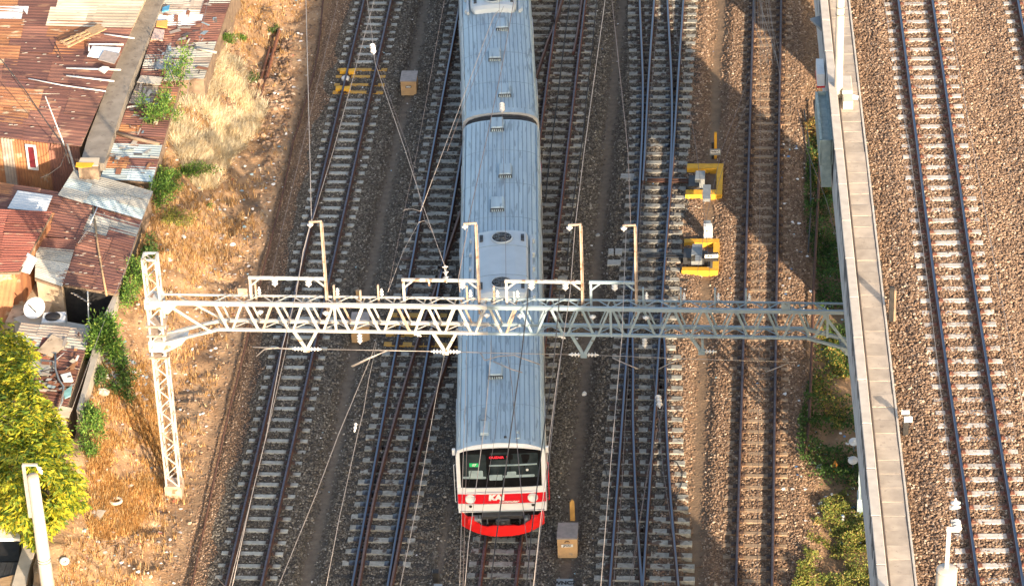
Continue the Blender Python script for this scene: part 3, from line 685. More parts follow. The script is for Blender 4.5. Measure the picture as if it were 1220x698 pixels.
def make_car(name, label, loc, ang, L0, front, vents, ac, group):
    r_ = empty(name, loc, ang, label, 'train car', group)
    b = MB(); shell(b, FULL, .0 if not front else .22, L0, steps=1); b.build('body', m_body, r_)
    # roof skin a few millimetres proud of the body, with its seams
    rp = [(x, z + .006) for x, z in FULL[1:-1]]
    b = MB(); shell(b, rp, -.02 if not front else .115, L0 + .02, cap=False, steps=8); rf = b.build('roof', m_roof, r_)
    b = MB()
    for k in range(-7, 8):
        x = k * .148 + .02
        if abs(x) < 1.14: z = zroof(x) + .006; b.box(x - .016, x + .016, .34, L0 - .1, z - .02, z + .013)
    tag(b.build('roof_seams', m_rib, rf), kind='stuff')
    b = MB()
    for s_ in (-1, 1): b.tube([(s_ * 1.245, .25, 3.40), (s_ * 1.245, L0 - .1, 3.40)], .022, 5)
    b.build('rain_gutter', m_roof, rf)
    for k, yy in enumerate(np.arange(2.2, L0 - .5, 2.2)):
        b = MB(); b.tube([(x, yy, z + .009) for x, z in FULL[2:-2]], .006, 4); b.build('roof_joint', m_rib, rf)
    for x, y in vents: ventilator(r_, x, y)
    if ac: ac_unit(r_, *ac)
    # sides: red waist stripe, door leaves, windows
    for s_ in (-1, 1):
        b = MB(); b.box(*sorted((s_ * 1.371, s_ * 1.377)), .6, L0 - .05, 1.72, 1.88); b.build('waist_stripe', m_tred, r_)
        for k in range(4):
            yc = L0 * (.14 + .24 * k)
            for q in (-.33, .33):
                d = MB().box(*sorted((s_ * 1.368, s_ * 1.384)), yc + q - .31, yc + q + .31, 1.18, 3.02).build('door_leaf', m_body, r_)
                MB().box(*sorted((s_ * 1.385, s_ * 1.388)), yc + q - .2, yc + q + .2, 2.0, 2.8).build('pane', m_glass, d)
            if k < 3:
                yw = yc + L0 * .12
                fr = MB().box(*sorted((s_ * 1.368, s_ * 1.380)), yw - .95, yw + .95, 1.98, 2.82).build('window', m_dgrey, r_)
                for q in (-.47, .47): MB().box(*sorted((s_ * 1.381, s_ * 1.384)), yw + q - .42, yw + q + .42, 2.03, 2.77).build('pane', m_glass, fr)
    b = MB(); b.box(-1.2, 1.2, 3.2, L0 - 3.4, .55, 1.12); b.build('underframe_equipment', m_black, r_)
    for yc in (2.6, L0 - 2.6):
        bg = MB().box(-.95, .95, yc - 1.35, yc + 1.35, .42, .62).build('bogie', m_black, r_)
        for q in (-.95, .95):
            b = MB()
            for s_ in (-1, 1): b.lathe((s_ * .50, yc + q, .60), (s_, 0, 0), [(0, .43), (.02, .43), (.03, .41), (.09, .40), (.10, .2)], 18)
            b.tube([(-.6, yc + q, .60), (.6, yc + q, .60)], .07, 8); b.build('wheelset', m_dgrey, bg)
    return r_

fl = Vector((-.545, -14.05, 0))
fc = empty('tmp', fl, TH); bpy.context.view_layer.update()
V1 = [roof_px(fc, *p) for p in ((592.5, 150), (602, 205), (592.5, 245), (590.5, 443))]
acn, acf = roof_px(fc, 598, 354, 3.75), roof_px(fc, 598, 272, 3.85)
L1 = roof_px(fc, 598, 143)[1]
bpy.data.objects.remove(fc)
front = make_car('train_car', 'front commuter train car with cab windows and red and white nose', fl, TH, L1, True, [(p[0], p[1]) for p in V1], (acn[0] + .0, acn[1], acf[1]), 'coupled cars of the commuter train')
rl = Vector(at(596.0, 134, 3.6)); rl.z = 0; RA = -R(-.35)
fc = empty('tmp', rl, RA); V2 = [roof_px(fc, *p) for p in ((601, 109.5), (589.5, 67), (598, 31))]; a0 = roof_px(fc, 591, 10, 3.8)[1]; bpy.data.objects.remove(fc)
rear = make_car('train_car', 'second commuter train car coupled behind, cut by the top edge of the photo', rl, RA, 19.5, False, [(p[0], p[1]) for p in V2], (-.06, a0, a0 + 4.6), 'coupled cars of the commuter train')
# gangway bellows between the cars
gw = MB(); pr = [(x * .93, z - .09) for x, z in FULL]
shell(gw, pr, L1 - .05, L1 + .75)
gwo = gw.build('gangway_bellows', m_black, front)
b = MB()
for k in range(3): yy = L1 + .12 + k * .17; b.tube([(x * .935, yy, z - .085) for x, z in FULL[1:-1]], .022, 5)
b.build('bellows_fold', m_dgrey, gwo)
for q in (-1, 1): MB().box(q * 1.18 - .05, q * 1.18 + .05, L1 - .02, L1 + .5, 2.9, 3.12).build('jumper_cable_box', m_rust, front)
# roof-front aerials of the cab end
p = []
fc = front
x, y = roof_px(fc, 577.3, 510); bx = MB().box(-.13, .13, -.36, .30, 0, .10, .02).build('radio_aerial_box', m_roof, front, loc=(x, y, zroof(x)))
MB().box(-.16, .16, -.39, .33, -.005, .010).build('flashing', m_rib, bx)
x, y = roof_px(fc, 575.8, 494); b = MB(); b.box(-.07, .07, -.3, .35, 0, .06, .01); b.tube([(-.12, -.35, .03), (-.14, -.1, .04), (0, .1, .05), (.13, -.1, .04), (.3, -.33, .02), (.36, -.2, .02), (.35, .4, .02)], .012, 5); b.build('roof_conduit', m_rib, front, loc=(x, y, zroof(x)))
x, y = roof_px(fc, 616.5, 517); b = MB(); b.box(-.07, .07, -.22, .22, 0, .05, .01); b.lathe((0, .05, .04), (0, 0, 1), [(0, .05), (.07, .04), (.08, .01)], 10); b.build('whistle_box', m_roof, front, loc=(x, y, zroof(x)))
x, y = roof_px(fc, 602, 521); MB().lathe((0, 0, 0), (0, 0, 1), [(0, .045), (.05, .04)], 10).build('roof_bolt', m_dgrey, front, loc=(x, y, zroof(x)))

# cab front
FR = [(-1.345, 1.06), (-1.355, 2.0), (-1.35, 3.10), (-1.30, 3.34), (-1.12, 3.41), (-.8, 3.45), (-.4, 3.475), (0, 3.485), (.4, 3.475), (.8, 3.44), (1.12, 3.41), (1.30, 3.34), (1.35, 3.10), (1.355, 2.0), (1.345, 1.06)]
def fy(x, z): return .02 + .055 * (abs(x) / 1.35) ** 2.5 + max(0, z - 2.0) * .035      # the nose is a little bowed and leans back
def nose_panel(name, poly, mat, proud, thick, parent, nsub=10):
    b = MB(); n = len(poly); v = [(x, fy(x, z) - proud, z) for x, z in poly] + [(x, fy(x, z) - proud + thick, z) for x, z in poly]
    b.add(v, [tuple(range(n)), tuple(range(2 * n - 1, n - 1, -1))] + [(i, n + i, n + (i + 1) % n, (i + 1) % n) for i in range(n)]); return b.build(name, mat, parent)
def strip(name, x0, x1, z0, z1, mat, proud, parent, n=8, thick=.02):
    b = MB(); v = []
    for k in range(n + 1):
        x = x0 + (x1 - x0) * k / n
        for z, d in ((z0, 0), (z1, 0), (z1, thick), (z0, thick)): v.append((x, fy(x, z) - proud + d, z))
    f = []
    for k in range(n):
        for i in range(4): f.append((k * 4 + i, (k + 1) * 4 + i, (k + 1) * 4 + (i + 1) % 4, k * 4 + (i + 1) % 4))
    f += [(0, 1, 2, 3), (n * 4 + 3, n * 4 + 2, n * 4 + 1, n * 4)]
    b.add(v, f); return b.build(name, mat, parent)
b = MB(); n = len(FR)
v = [(x, fy(x, z), z) for x, z in FR] + [(x * 1.012, .14 if z > 3.05 else .26, max(z + .01, zroof(x) - .03) if z > 3.2 else z + .01) for x, z in FR]
b.add(v, [tuple(range(n - 1, -1, -1))] + [(i, i + 1, n + i + 1, n + i) for i in range(n - 1)]); b.add([(x, fy(x, z), z) for x, z in (FR[0], FR[-1])] + [(FR[-1][0], .26, FR[-1][1]), (FR[0][0], .26, FR[0][1])], [(0, 1, 2, 3)])
nose = b.build('cab_front', m_twhite, front)
b = MB(); b.tube([(x * 1.0, .125, zroof(x) - .01) for x, z in FR[3:-3]], .018, 6); b.build('roof_front_rim', m_twhite, front)
mk = [(-1.23, 2.03), (1.22, 2.03), (1.26, 3.20), (1.23, 3.30), (1.0, 3.36), (.7, 3.41), (.3, 3.44), (-.1, 3.445), (-.5, 3.43), (-.85, 3.395), (-1.1, 3.35), (-1.24, 3.28), (-1.265, 3.0)]
MSK = []
nose_cols = 12
def zt(x):
    xs = sorted(mk[2:], key=lambda p: p[0]); return float(np.interp(x, [p[0] for p in xs], [p[1] for p in xs]))
b = MB(); v = []; f = []; K = 14; x0, x1 = -1.235, 1.23
for k in range(K + 1):
    x = x0 + (x1 - x0) * k / K
    for z in (2.03, zt(x)):
        v += [(x, fy(x, z) - .012, z), (x, fy(x, z) + .01, z)]
for k in range(K):
    a = k * 4; f += [(a, a + 4, a + 6, a + 2), (a + 2, a + 6, a + 7, a + 3), (a, a + 1, a + 5, a + 4)]
b.add(v, f); mask = b.build('window_mask', m_mask, nose)
def pane(name, x0, x1, z0, z1, mat, proud, parent, r_=.07, thick=.006):
    pts = []
    for cx_, cz, a0_ in ((x1 - r_, z0 + r_, -90), (x1 - r_, z1 - r_, 0), (x0 + r_, z1 - r_, 90), (x0 + r_, z0 + r_, 180)):
        for a in (0, 45, 90): t = R(a0_ + a); pts.append((cx_ + r_ * math.cos(t), cz + r_ * math.sin(t)))
    return nose_panel(name, pts, mat, proud, thick, parent)
m_pane1 = M('cab_glass_dim', (.016, .024, .028), (.04, .052, .056), 3, .15, bump=0, rnd=0, spec=.2)
for a in ((-1.17, -.44), (-.32, .26), (.30, 1.14)): pane('windscreen', a[0], a[1], 2.36, 3.24 if a[0] < -.5 else (3.30 if a[0] < 0 else 3.24), m_pane1, .018, nose)
m_dash = m_cab
d_ = [('desk_panel', -1.17, -.46, 2.36, 2.44, m_cab), ('seat_back', -.98, -.55, 2.40, 2.66, m_cab), ('desk_panel', -.36, .04, 2.30, 2.50, m_cab), ('desk_panel', .06, 1.02, 2.38, 2.47, m_cab), ('driver_desk', .18, .46, 2.42, 2.60, m_cab), ('lamp', .76, .84, 2.60, 2.68, m_white)]
for nm, xa, xb, za, zb_, mt_ in d_: pane(nm, xa, xb, za, zb_, mt_, .026, nose, .03)
strip('window_bar', -.35, 1.10, 2.815, 2.86, m_cab, .032, nose)
g_ = pane('number_card', -.95, -.68, 2.80, 2.93, m_green, .028, nose, .012)
def lettering(txt, size, mat, x, z, proud, parent, shear=0.0, offset=0.0, width=1.0, name='lettering', lift=0):
    me = text_mesh(txt, size, mat, shear=shear, offset=offset, width=width)
    return link(name, me, parent, (x, fy(x, z) - proud, z), (math.pi / 2, 0, 0))
lettering('07', .12, m_white, -.815, 2.865, .040, nose, .2, .004)
lettering('OUZAIR  1', .105, m_led, -.06, 3.13, .030, nose, 0, .005, 1.15, 'destination_display')
pane('destination_box', -.40, .38, 3.04, 3.22, m_mask, .022, nose, .02)
strip('red_band', -1.35, 1.35, 1.42, 1.78, m_tred, .012, nose, 12)
strip('white_ridge', -1.345, 1.345, 1.795, 1.84, m_twhite, .035, nose, 12); strip('white_ridge', -1.345, 1.345, 1.985, 2.02, m_twhite, .03, nose, 12)
strip('white_ridge', -1.345, 1.345, 1.375, 1.41, m_twhite, .03, nose, 12)
lettering('KAI', .27, m_white, -.175, 1.645, .022, nose, .08, .022, 1.1, 'logo')
lettering('commuter', .125, m_white, .20, 1.49, .022, nose, .35, .004, 1.15, 'logo')
for x in (-.97, .94):
    hl = MB().lathe((x, fy(x, 1.62) - .0, 1.615), (0, -1, 0), [(0, .16), (.05, .16), (.06, .145), (.055, .13), (.03, .12), (.02, .0)], 20).build('headlight', m_white, nose)
    MB().lathe((x, fy(x, 1.3) - .0, 1.33), (0, -1, 0), [(0, .05), (.03, .05), (.04, .035)], 12).build('marker_light', m_black, nose)
strip('lower_seam', -1.3, 1.3, 1.11, 1.125, m_rib, .012, nose, 6)
for x in (-1.02, -.2, .55): MB().bar((x, fy(x, 2.1) - .03, 2.08), (x + .12, fy(x, 2.6) - .04, 2.66), .014).build('wiper', m_black, nose)
# skirt, coupler, hoses
b = MB(); v = []; K = 16
for k in range(K + 1):
    t = -1 + 2 * k / K; x = 1.27 * t; yy = -.30 + .40 * abs(t) ** 2.6; ze = abs(t) ** 3.2
    zt_ = .80 + .30 * ze - (.06 if .35 < abs(t) < .6 else 0); zb_ = .40 + .16 * abs(t) ** 2.2
    for z, d in ((zb_, 0), (zt_, 0), (zt_, .05), (zb_, .05)): v.append((x, yy + d - .04 * (z - .3), z))
f = []
for k in range(K):
    for i in range(4): f.append((k * 4 + i, (k + 1) * 4 + i, (k + 1) * 4 + (i + 1) % 4, k * 4 + (i + 1) % 4))
f += [(0, 1, 2, 3), (K * 4 + 3, K * 4 + 2, K * 4 + 1, K * 4)]
b.add(v, f); sk_ = b.build('front_skirt', m_bumper, front)
for x in (-.97, .97): MB().box(x - .10, x + .10, -.20, -.0, .80, .98, .02).build('skirt_bracket', m_bumper, sk_)
b = MB(); b.box(-1.1, 1.1, .25, .45, .55, 1.1); b.build('buffer_beam', m_black, front)
b = MB(); b.box(-.62, .62, -.12, .2, .93, 1.06, .02); b.build('coupler_shelf', m_dgrey, front)
b = MB(); b.box(-.13, .13, -.20, .3, .74, .94, .03); b.box(-.22, .22, -.24, -.12, .70, .98, .03); b.lathe((0, -.25, .84), (0, -1, 0), [(0, .10), (.03, .08)], 12); b.build('coupler', m_dgrey, front)
for x in (-.75, -.5, .5, .78): MB().tube([(x, -.02, 1.02), (x + .03, -.16, .85), (x + .02, -.12, .66), (x - .04, .02, .6)], .022, 6).build('brake_hose', m_dgrey, front)
b = MB(); b.box(-.95, -.66, -.14, .1, .80, .95, .02); b.box(.68, .84, -.1, .1, .7, .9, .02); b.build('jumper_box', m_grey, front)
for s_ in (-1, 1):
    b = MB(); b.tube([(s_ * 1.40, .3, 1.3), (s_ * 1.44, .3, 1.32), (s_ * 1.44, .3, 2.7), (s_ * 1.40, .3, 2.72)], .014, 5); b.build('cab_handrail', m_tred if s_ > 0 else m_white, front)
    MB().box(*sorted((s_ * 1.37, s_ * 1.47)), .32, .42, 3.05, 3.25, .01).build('side_lamp', m_white, front)
# ---------------------------------------------------------------- catenary gantry
GAz = -R(5.5)
gan = empty('catenary_gantry', (-10.9, -10.75, 0), GAz, 'silver lattice gantry spanning all the ground tracks on a lattice mast', 'catenary gantry')
def gpt(x, y, z):
    c, s_ = math.cos(GAz), math.sin(GAz); return Vector((gan.location.x + x * c - y * s_, gan.location.y + x * s_ + y * c, z))
_unit = {}
def unit(mat, kind):
    if (mat.name, kind) not in _unit:
        b = MB()
        if kind == 'box': b.box(-.5, .5, -.5, .5, -.5, .5)
        else:   # angle iron: two thin flanges along x
            b.box(-.5, .5, -.5, -.36, -.5, .5); b.box(-.5, .5, -.36, .5, -.5, -.36)
        _unit[(mat.name, kind)] = b.mesh('steel_' + kind, mat)
    return _unit[(mat.name, kind)]
def member(name, p0, p1, w, h, mat, parent, kind='box', roll=0):
    p0 = Vector(p0); p1 = Vector(p1); d = p1 - p0; L_ = d.length; q = d.to_track_quat('X', 'Z')
    if roll: q = q @ Vector((1, 0, 0)).rotation_difference(Vector((1, 0, 0))) @ Matrix.Rotation(roll, 3, 'X').to_quaternion()
    return link(name, unit(mat, kind), parent, (p0 + p1) / 2, q, (L_, w, h))
pick = lambda x: m_paint if x < 11.2 and rng.random() > .22 else (m_paintr if x < 11.2 else m_paintshade)
ZT, ZB, GL = 7.24, 6.30, 21.75
segs = [(0.2, 5.2), (5.2, 10.2), (10.2, 12.4), (12.4, 17.0), (17.0, GL - .2)]
for yl, z, w_, h_ in ((-.25, ZT, .09, .125), (.25, ZT - .02, .05, .055)):
    for a, c in segs: member('chord', (a + .004, yl, z), (c - .004, yl, z), w_, h_, m_paint if c < 11 else m_paintshade, gan)
for yl, w_, h_ in ((-.25, .085, .075), (.25, .09, .10)):
    for a, c in [(1.94, 5.2), (5.2, 10.2), (10.2, 12.4), (12.4, 17.0), (17.0, 19.8)]: member('chord', (a + .004, yl, ZB), (c - .004, yl, ZB), w_, h_, m_paint if c < 11 else m_paintshade, gan)
    member('haunch', (.15, yl, 5.75), (1.94, yl, ZB), w_, h_, m_paint, gan); member('haunch', (19.8, yl, ZB), (GL - .15, yl, 5.75), w_, h_, m_paintshade, gan)
n0 = 7.89 - .93 * 6
k = 0; x = n0
while x < 20.0:
    mt = m_paint if x < 11 else m_paintshade
    for yl in (-.25, .25):
        for s_ in (-1, 1):
            xt = x + s_ * .40
            m_ = mt if rng.random() > .15 or x > 11 else m_paintr
            member('brace', (x + s_ * .08, yl, ZB + .03), (xt, yl, ZT - .05), .066 if yl < 0 else .045, .066 if yl < 0 else .045, m_, gan, 'angle')
    if k in (3, 12, 19): member('brace', (x + .46, -.25, ZB + .03), (x + .46, -.25, ZT - .05), .07, .07, mt, gan, 'angle')
    # light lacing in the top and bottom planes
    for z_, y0_, y1_ in ((ZT + .02, -.2, .24), (ZB + .0, .2, -.2)):
        member('lacing', (x - .46, y0_, z_), (x, y1_, z_), .03, .02, mt, gan); member('lacing', (x + .004, y1_, z_), (x + .46, y0_, z_), .03, .02, mt, gan)
    x += .93; k += 1
member('brace', (.45, -.25, ZT - .05), (1.75, -.25, 6.2), .09, .09, m_paint, gan, 'angle'); member('brace', (.7, .25, ZT - .05), (2.1, .25, 6.3), .07, .07, m_paint, gan, 'angle')
member('brace', (20.3, -.25, ZT - .05), (21.1, -.25, 5.98), .08, .08, m_paintshade, gan, 'angle'); member('brace', (20.1, .25, ZT - .05), (20.9, .25, 6.0), .07, .07, m_paintshade, gan, 'angle')
# gusset plates and collars where the beam meets the masts
def gusset(x, z, w_, h_, mt, yl=-.31): MB().box(x - w_ / 2, x + w_ / 2, yl - .008, yl + .008, z - h_ / 2, z + h_ / 2).build('gusset_plate', mt, gan)
for mx_, mt, s_ in ((0, m_paint, 1), (GL, m_paintshade, -1)):
    b = MB(); b.box(mx_ - .27, mx_ + .27, -.29, .29, 7.0, 7.32); b.add([(mx_ + s_ * .27, -.27, 7.32), (mx_ + s_ * .85, -.27, 7.30), (mx_ + s_ * .45, -.27, 6.85), (mx_ + s_ * .27, -.27, 6.85), (mx_ + s_ * .27, -.25, 7.32), (mx_ + s_ * .85, -.25, 7.30), (mx_ + s_ * .45, -.25, 6.85), (mx_ + s_ * .27, -.25, 6.85)], [(0, 1, 2, 3), (7, 6, 5, 4), (0, 4, 5, 1), (1, 5, 6, 2), (2, 6, 7, 3)]); b.build('beam_collar', mt, gan)
    b = MB(); b.box(mx_ - .27, mx_ + .27, -.29, .29, 5.45, 5.82)
    b.add([(mx_ + s_ * .27, -.28, 5.45), (mx_ + s_ * .75, -.28, 5.72), (mx_ + s_ * .95, -.28, 5.98), (mx_ + s_ * .27, -.28, 5.82), (mx_ + s_ * .27, .28, 5.45), (mx_ + s_ * .75, .28, 5.72), (mx_ + s_ * .95, .28, 5.98), (mx_ + s_ * .27, .28, 5.82)], [(0, 1, 2, 3), (7, 6, 5, 4), (0, 4, 5, 1), (1, 5, 6, 2), (2, 6, 7, 3)]); b.build('beam_collar', mt, gan)
    for z_ in (6.0, 6.35, 5.2): MB().box(mx_ - .30, mx_ + .30, -.31, .31, z_, z_ + .06).build('mast_band', m_paintr if mx_ == 0 else m_paintshade, gan)
    # mast: four angle-iron legs with zigzag lacing on each face
    top = 8.75; hw = .205
    for sx in (-1, 1):
        for sy in (-1, 1): member('mast_leg', (mx_ + sx * hw, sy * hw, -.15), (mx_ + sx * hw, sy * hw, top), .06, .06, mt, gan)
    nz = 20 if mx_ == 0 else 14; dz = (top - .35) / nz
    for k in range(nz):
        z0 = .3 + k * dz; q = 1 if k % 2 else -1
        for face in range(4):
            a, c = (-q * hw, q * hw) if face < 2 else (q * hw, -q * hw)
            if face == 0: p0, p1 = (mx_ + a, -hw - .02, z0), (mx_ + c, -hw - .02, z0 + dz)
            elif face == 1: p0, p1 = (mx_ - a, hw + .02, z0), (mx_ - c, hw + .02, z0 + dz)
            elif face == 2: p0, p1 = (mx_ - hw - .02, a, z0), (mx_ - hw - .02, c, z0 + dz)
            else: p0, p1 = (mx_ + hw + .02, -a, z0), (mx_ + hw + .02, -c, z0 + dz)
            member('lacing', p0, p1, .035, .035, mt if rng.random() > .1 or mx_ else m_paintr, gan)
    b = MB()
    for p0, p1 in (((-1, -1), (1, -1)), ((1, -1), (1, 1)), ((1, 1), (-1, 1)), ((-1, 1), (-1, -1))): b.bar((mx_ + p0[0] * hw, p0[1] * hw, top - .02), (mx_ + p1[0] * hw, p1[1] * hw, top - .02), .06, .06)
    b.build('mast_cap_frame', mt, gan)
    b = MB(); b.box(mx_ - .27, mx_ + .27, -.27, .27, -.35, .32, .02); b.build('mast_foot', m_paintr if mx_ == 0 else m_paintshade, gan)
def insulator_parts(b, p, ax, n=2, r=.085, gap=.10):
    prof = [(0, .025)]
    for k in range(n):
        a = .03 + k * gap; prof += [(a, .03), (a + .01, r), (a + .035, r * .95), (a + .05, r * .45), (a + gap - .02, .032)]
    prof.append((.03 + n * gap + .03, .02)); b.lathe(p, ax, prof, 10); return b
def insulator(p, ax, parent, n=2, r=.085, mat=None): return insulator_parts(MB(), p, ax, n, r).build('insulator', mat or m_porc, parent)
# bracket frames above the beam, with a tall post each
TOPS = {}
for k, (xl, xp, mt, mp_) in enumerate(((2.98, 5.28, m_paint, m_paintr), (7.66, 9.93, m_paint, m_paintr), (10.78, 13.06, m_paint, m_paintr), (13.33, 14.68, m_paintshade, m_paintr))):
    zb = 7.96; fr = MB().bar((xl - .05, .1, zb), (xp, .1, zb), .07, .085).build('bracket_frame', mt, gan)
    b = MB(); b.bar((xl, .1, ZT - .3), (xl, .1, zb - .045), .075, .10); b.bar((xl + .02, .1, zb - .27), (xl + .27, .1, zb - .05), .03, .05); b.build('frame_leg', mt, fr)
    MB().bar((xp - .28, .1, zb - .05), (xp - .04, .1, zb - .27), .03, .05).build('frame_brace', mt, fr)
    b = MB(); b.bar((xp, .1, ZT - .45), (xp, .1, 9.97), .055, .10); b.bar((xp + .05, .1, ZT - .3), (xp + .05, .1, 9.95), .012, .09); b.build('post', mp_, gan)
    b = MB(); b.bar((xp + .03, .1, 10.0), (xp - .36, .1, 9.97), .05, .05); b.build('post_arm', mp_, gan)
    insulator((xp - .33, .1, 9.93), (0, 0, -1), gan, 1, .10); TOPS[k] = gpt(xp - .33, .1, 9.82)
    xs = (xl + .75, xl + 1.78) if k in (0, 2) else ((xl + 1.78,) if k == 1 else (xl + .72,))
    if k == 1: MB().bar((xl + .78, .1, zb - .04), (xl + .78, .1, zb - .2), .05).build('hanger_stub', mt, gan)
    for x in xs: insulator((x, .1, zb - .05), (0, 0, -1), gan, 2, .10)
for x, t in ((3.12, .35), (5.52, .3), (6.32, .0), (6.87, .35), (9.57, .35), (10.39, .35), (11.0, .1), (14.9, .4), (16.03, .4), (17.06, .4), (17.99, .4)):
    mt = m_paintr if x < 10.8 else m_paintshade
    b = MB(); b.bar((x, .15, ZT - .2), (x, .15, ZT + .28 + t * .6), .05, .09); b.build('spike_bracket', mt, gan)
    if t: insulator((x + .10, .15, ZT + .10), (0, 0, 1), gan, 2, .06)
for x in (3.3, 5.3, 10.2, 11.2, 13.4, 15.0): insulator((x, -.42, ZT - .12), (0, 0, -1), gan, 1, .10)
# hanging V brackets with strut insulators and cross-span rods
VB = []
for x, mt, z_ in ((4.56, m_paint, 5.46), (8.84, m_paint, 5.44), (13.07, m_paintshade, 5.40), (16.66, m_paintshade, 5.58)):
    b = MB(); b.bar((x - .42, 0, ZB - .05), (x - .02, 0, z_ + .02), .07, .09); b.bar((x + (.42 if x < 16 else .02), 0, ZB - .05), (x + .03, 0, z_ + .02), .07, .09); b.box(x - .10, x + .10, -.05, .05, z_ - .09, z_ + .07); b.build('hanging_bracket', mt, gan)
    for s_ in ((-1, 1) if x < 16 else (1,)):
        insulator((x + s_ * .10, 0, z_), (s_, 0, 0), gan, 3, .07)
    VB.append((x, z_))
for x, s_ in ((7.9, 1), (9.6, -1), (12.3, 1), (14.0, -1)): insulator((x, -.1, ZB - .14), (s_ * .8, 0, -.35 if s_ > 0 else .35), gan, 2, .06)
insulator((6.27, -.3, ZB - .06), (0, 0, -1), gan, 3, .085); insulator((14.95, -.3, ZB - .06), (0, 0, -1), gan, 3, .085)
b = MB(); b.tube([(2.9, 0, 5.50), (4.0, 0, 5.46), (4.46, 0, 5.46)], .02, 6); b.tube([(4.66, 0, 5.46), (8.74, 0, 5.44)], .013, 5); b.tube([(8.94, 0, 5.44), (10.2, 0, 5.42), (13.0, 0, 5.40)], .012, 5); b.tube([(13.17, 0, 5.4), (16.6, 0, 5.3), (19.5, 0, 5.25)], .011, 5); b.build('span_rod', m_wirel, gan)
def arm(name, pts): MB().tube([p for p in pts], .018, 6).build(name, m_wirel, gan)
for pts in (((3.0, -.1, 5.22), (3.25, 0, 5.42), (3.7, 0, 5.50)), ((5.95, -.3, 5.05), (6.5, -.2, 5.30), (7.05, 0, 5.44)), ((5.98, -.25, 5.0), (6.5, -.15, 5.24), (7.0, 0, 5.42)),
            ((9.9, 0, 5.42), (10.05, -.1, 5.20), (10.45, -.1, 5.36), (10.95, -.1, 5.42), (11.3, -.15, 5.3), (11.75, -.2, 5.15)), ((10.3, -.2, 5.25), (10.9, -.3, 5.02), (11.2, -.3, 4.92)), ((13.95, 0, 5.3), (14.35, -.1, 5.16), (14.72, -.2, 5.05)), ((15.35, -.2, 5.05), (15.7, -.1, 5.2), (16.1, 0, 5.3)), ((18.6, -.2, 5.0), (19.0, -.1, 5.12), (19.3, 0, 5.22))):
    arm('steady_arm', pts)
MB().box(19.05, 19.32, -.27, -.24, ZT + .06, ZT + .34).build('number_plate', m_paintshade, gan)
MB().box(2.55, 2.85, .2, .24, ZT + .03, ZT + .25).build('number_plate', m_paintr, gan)

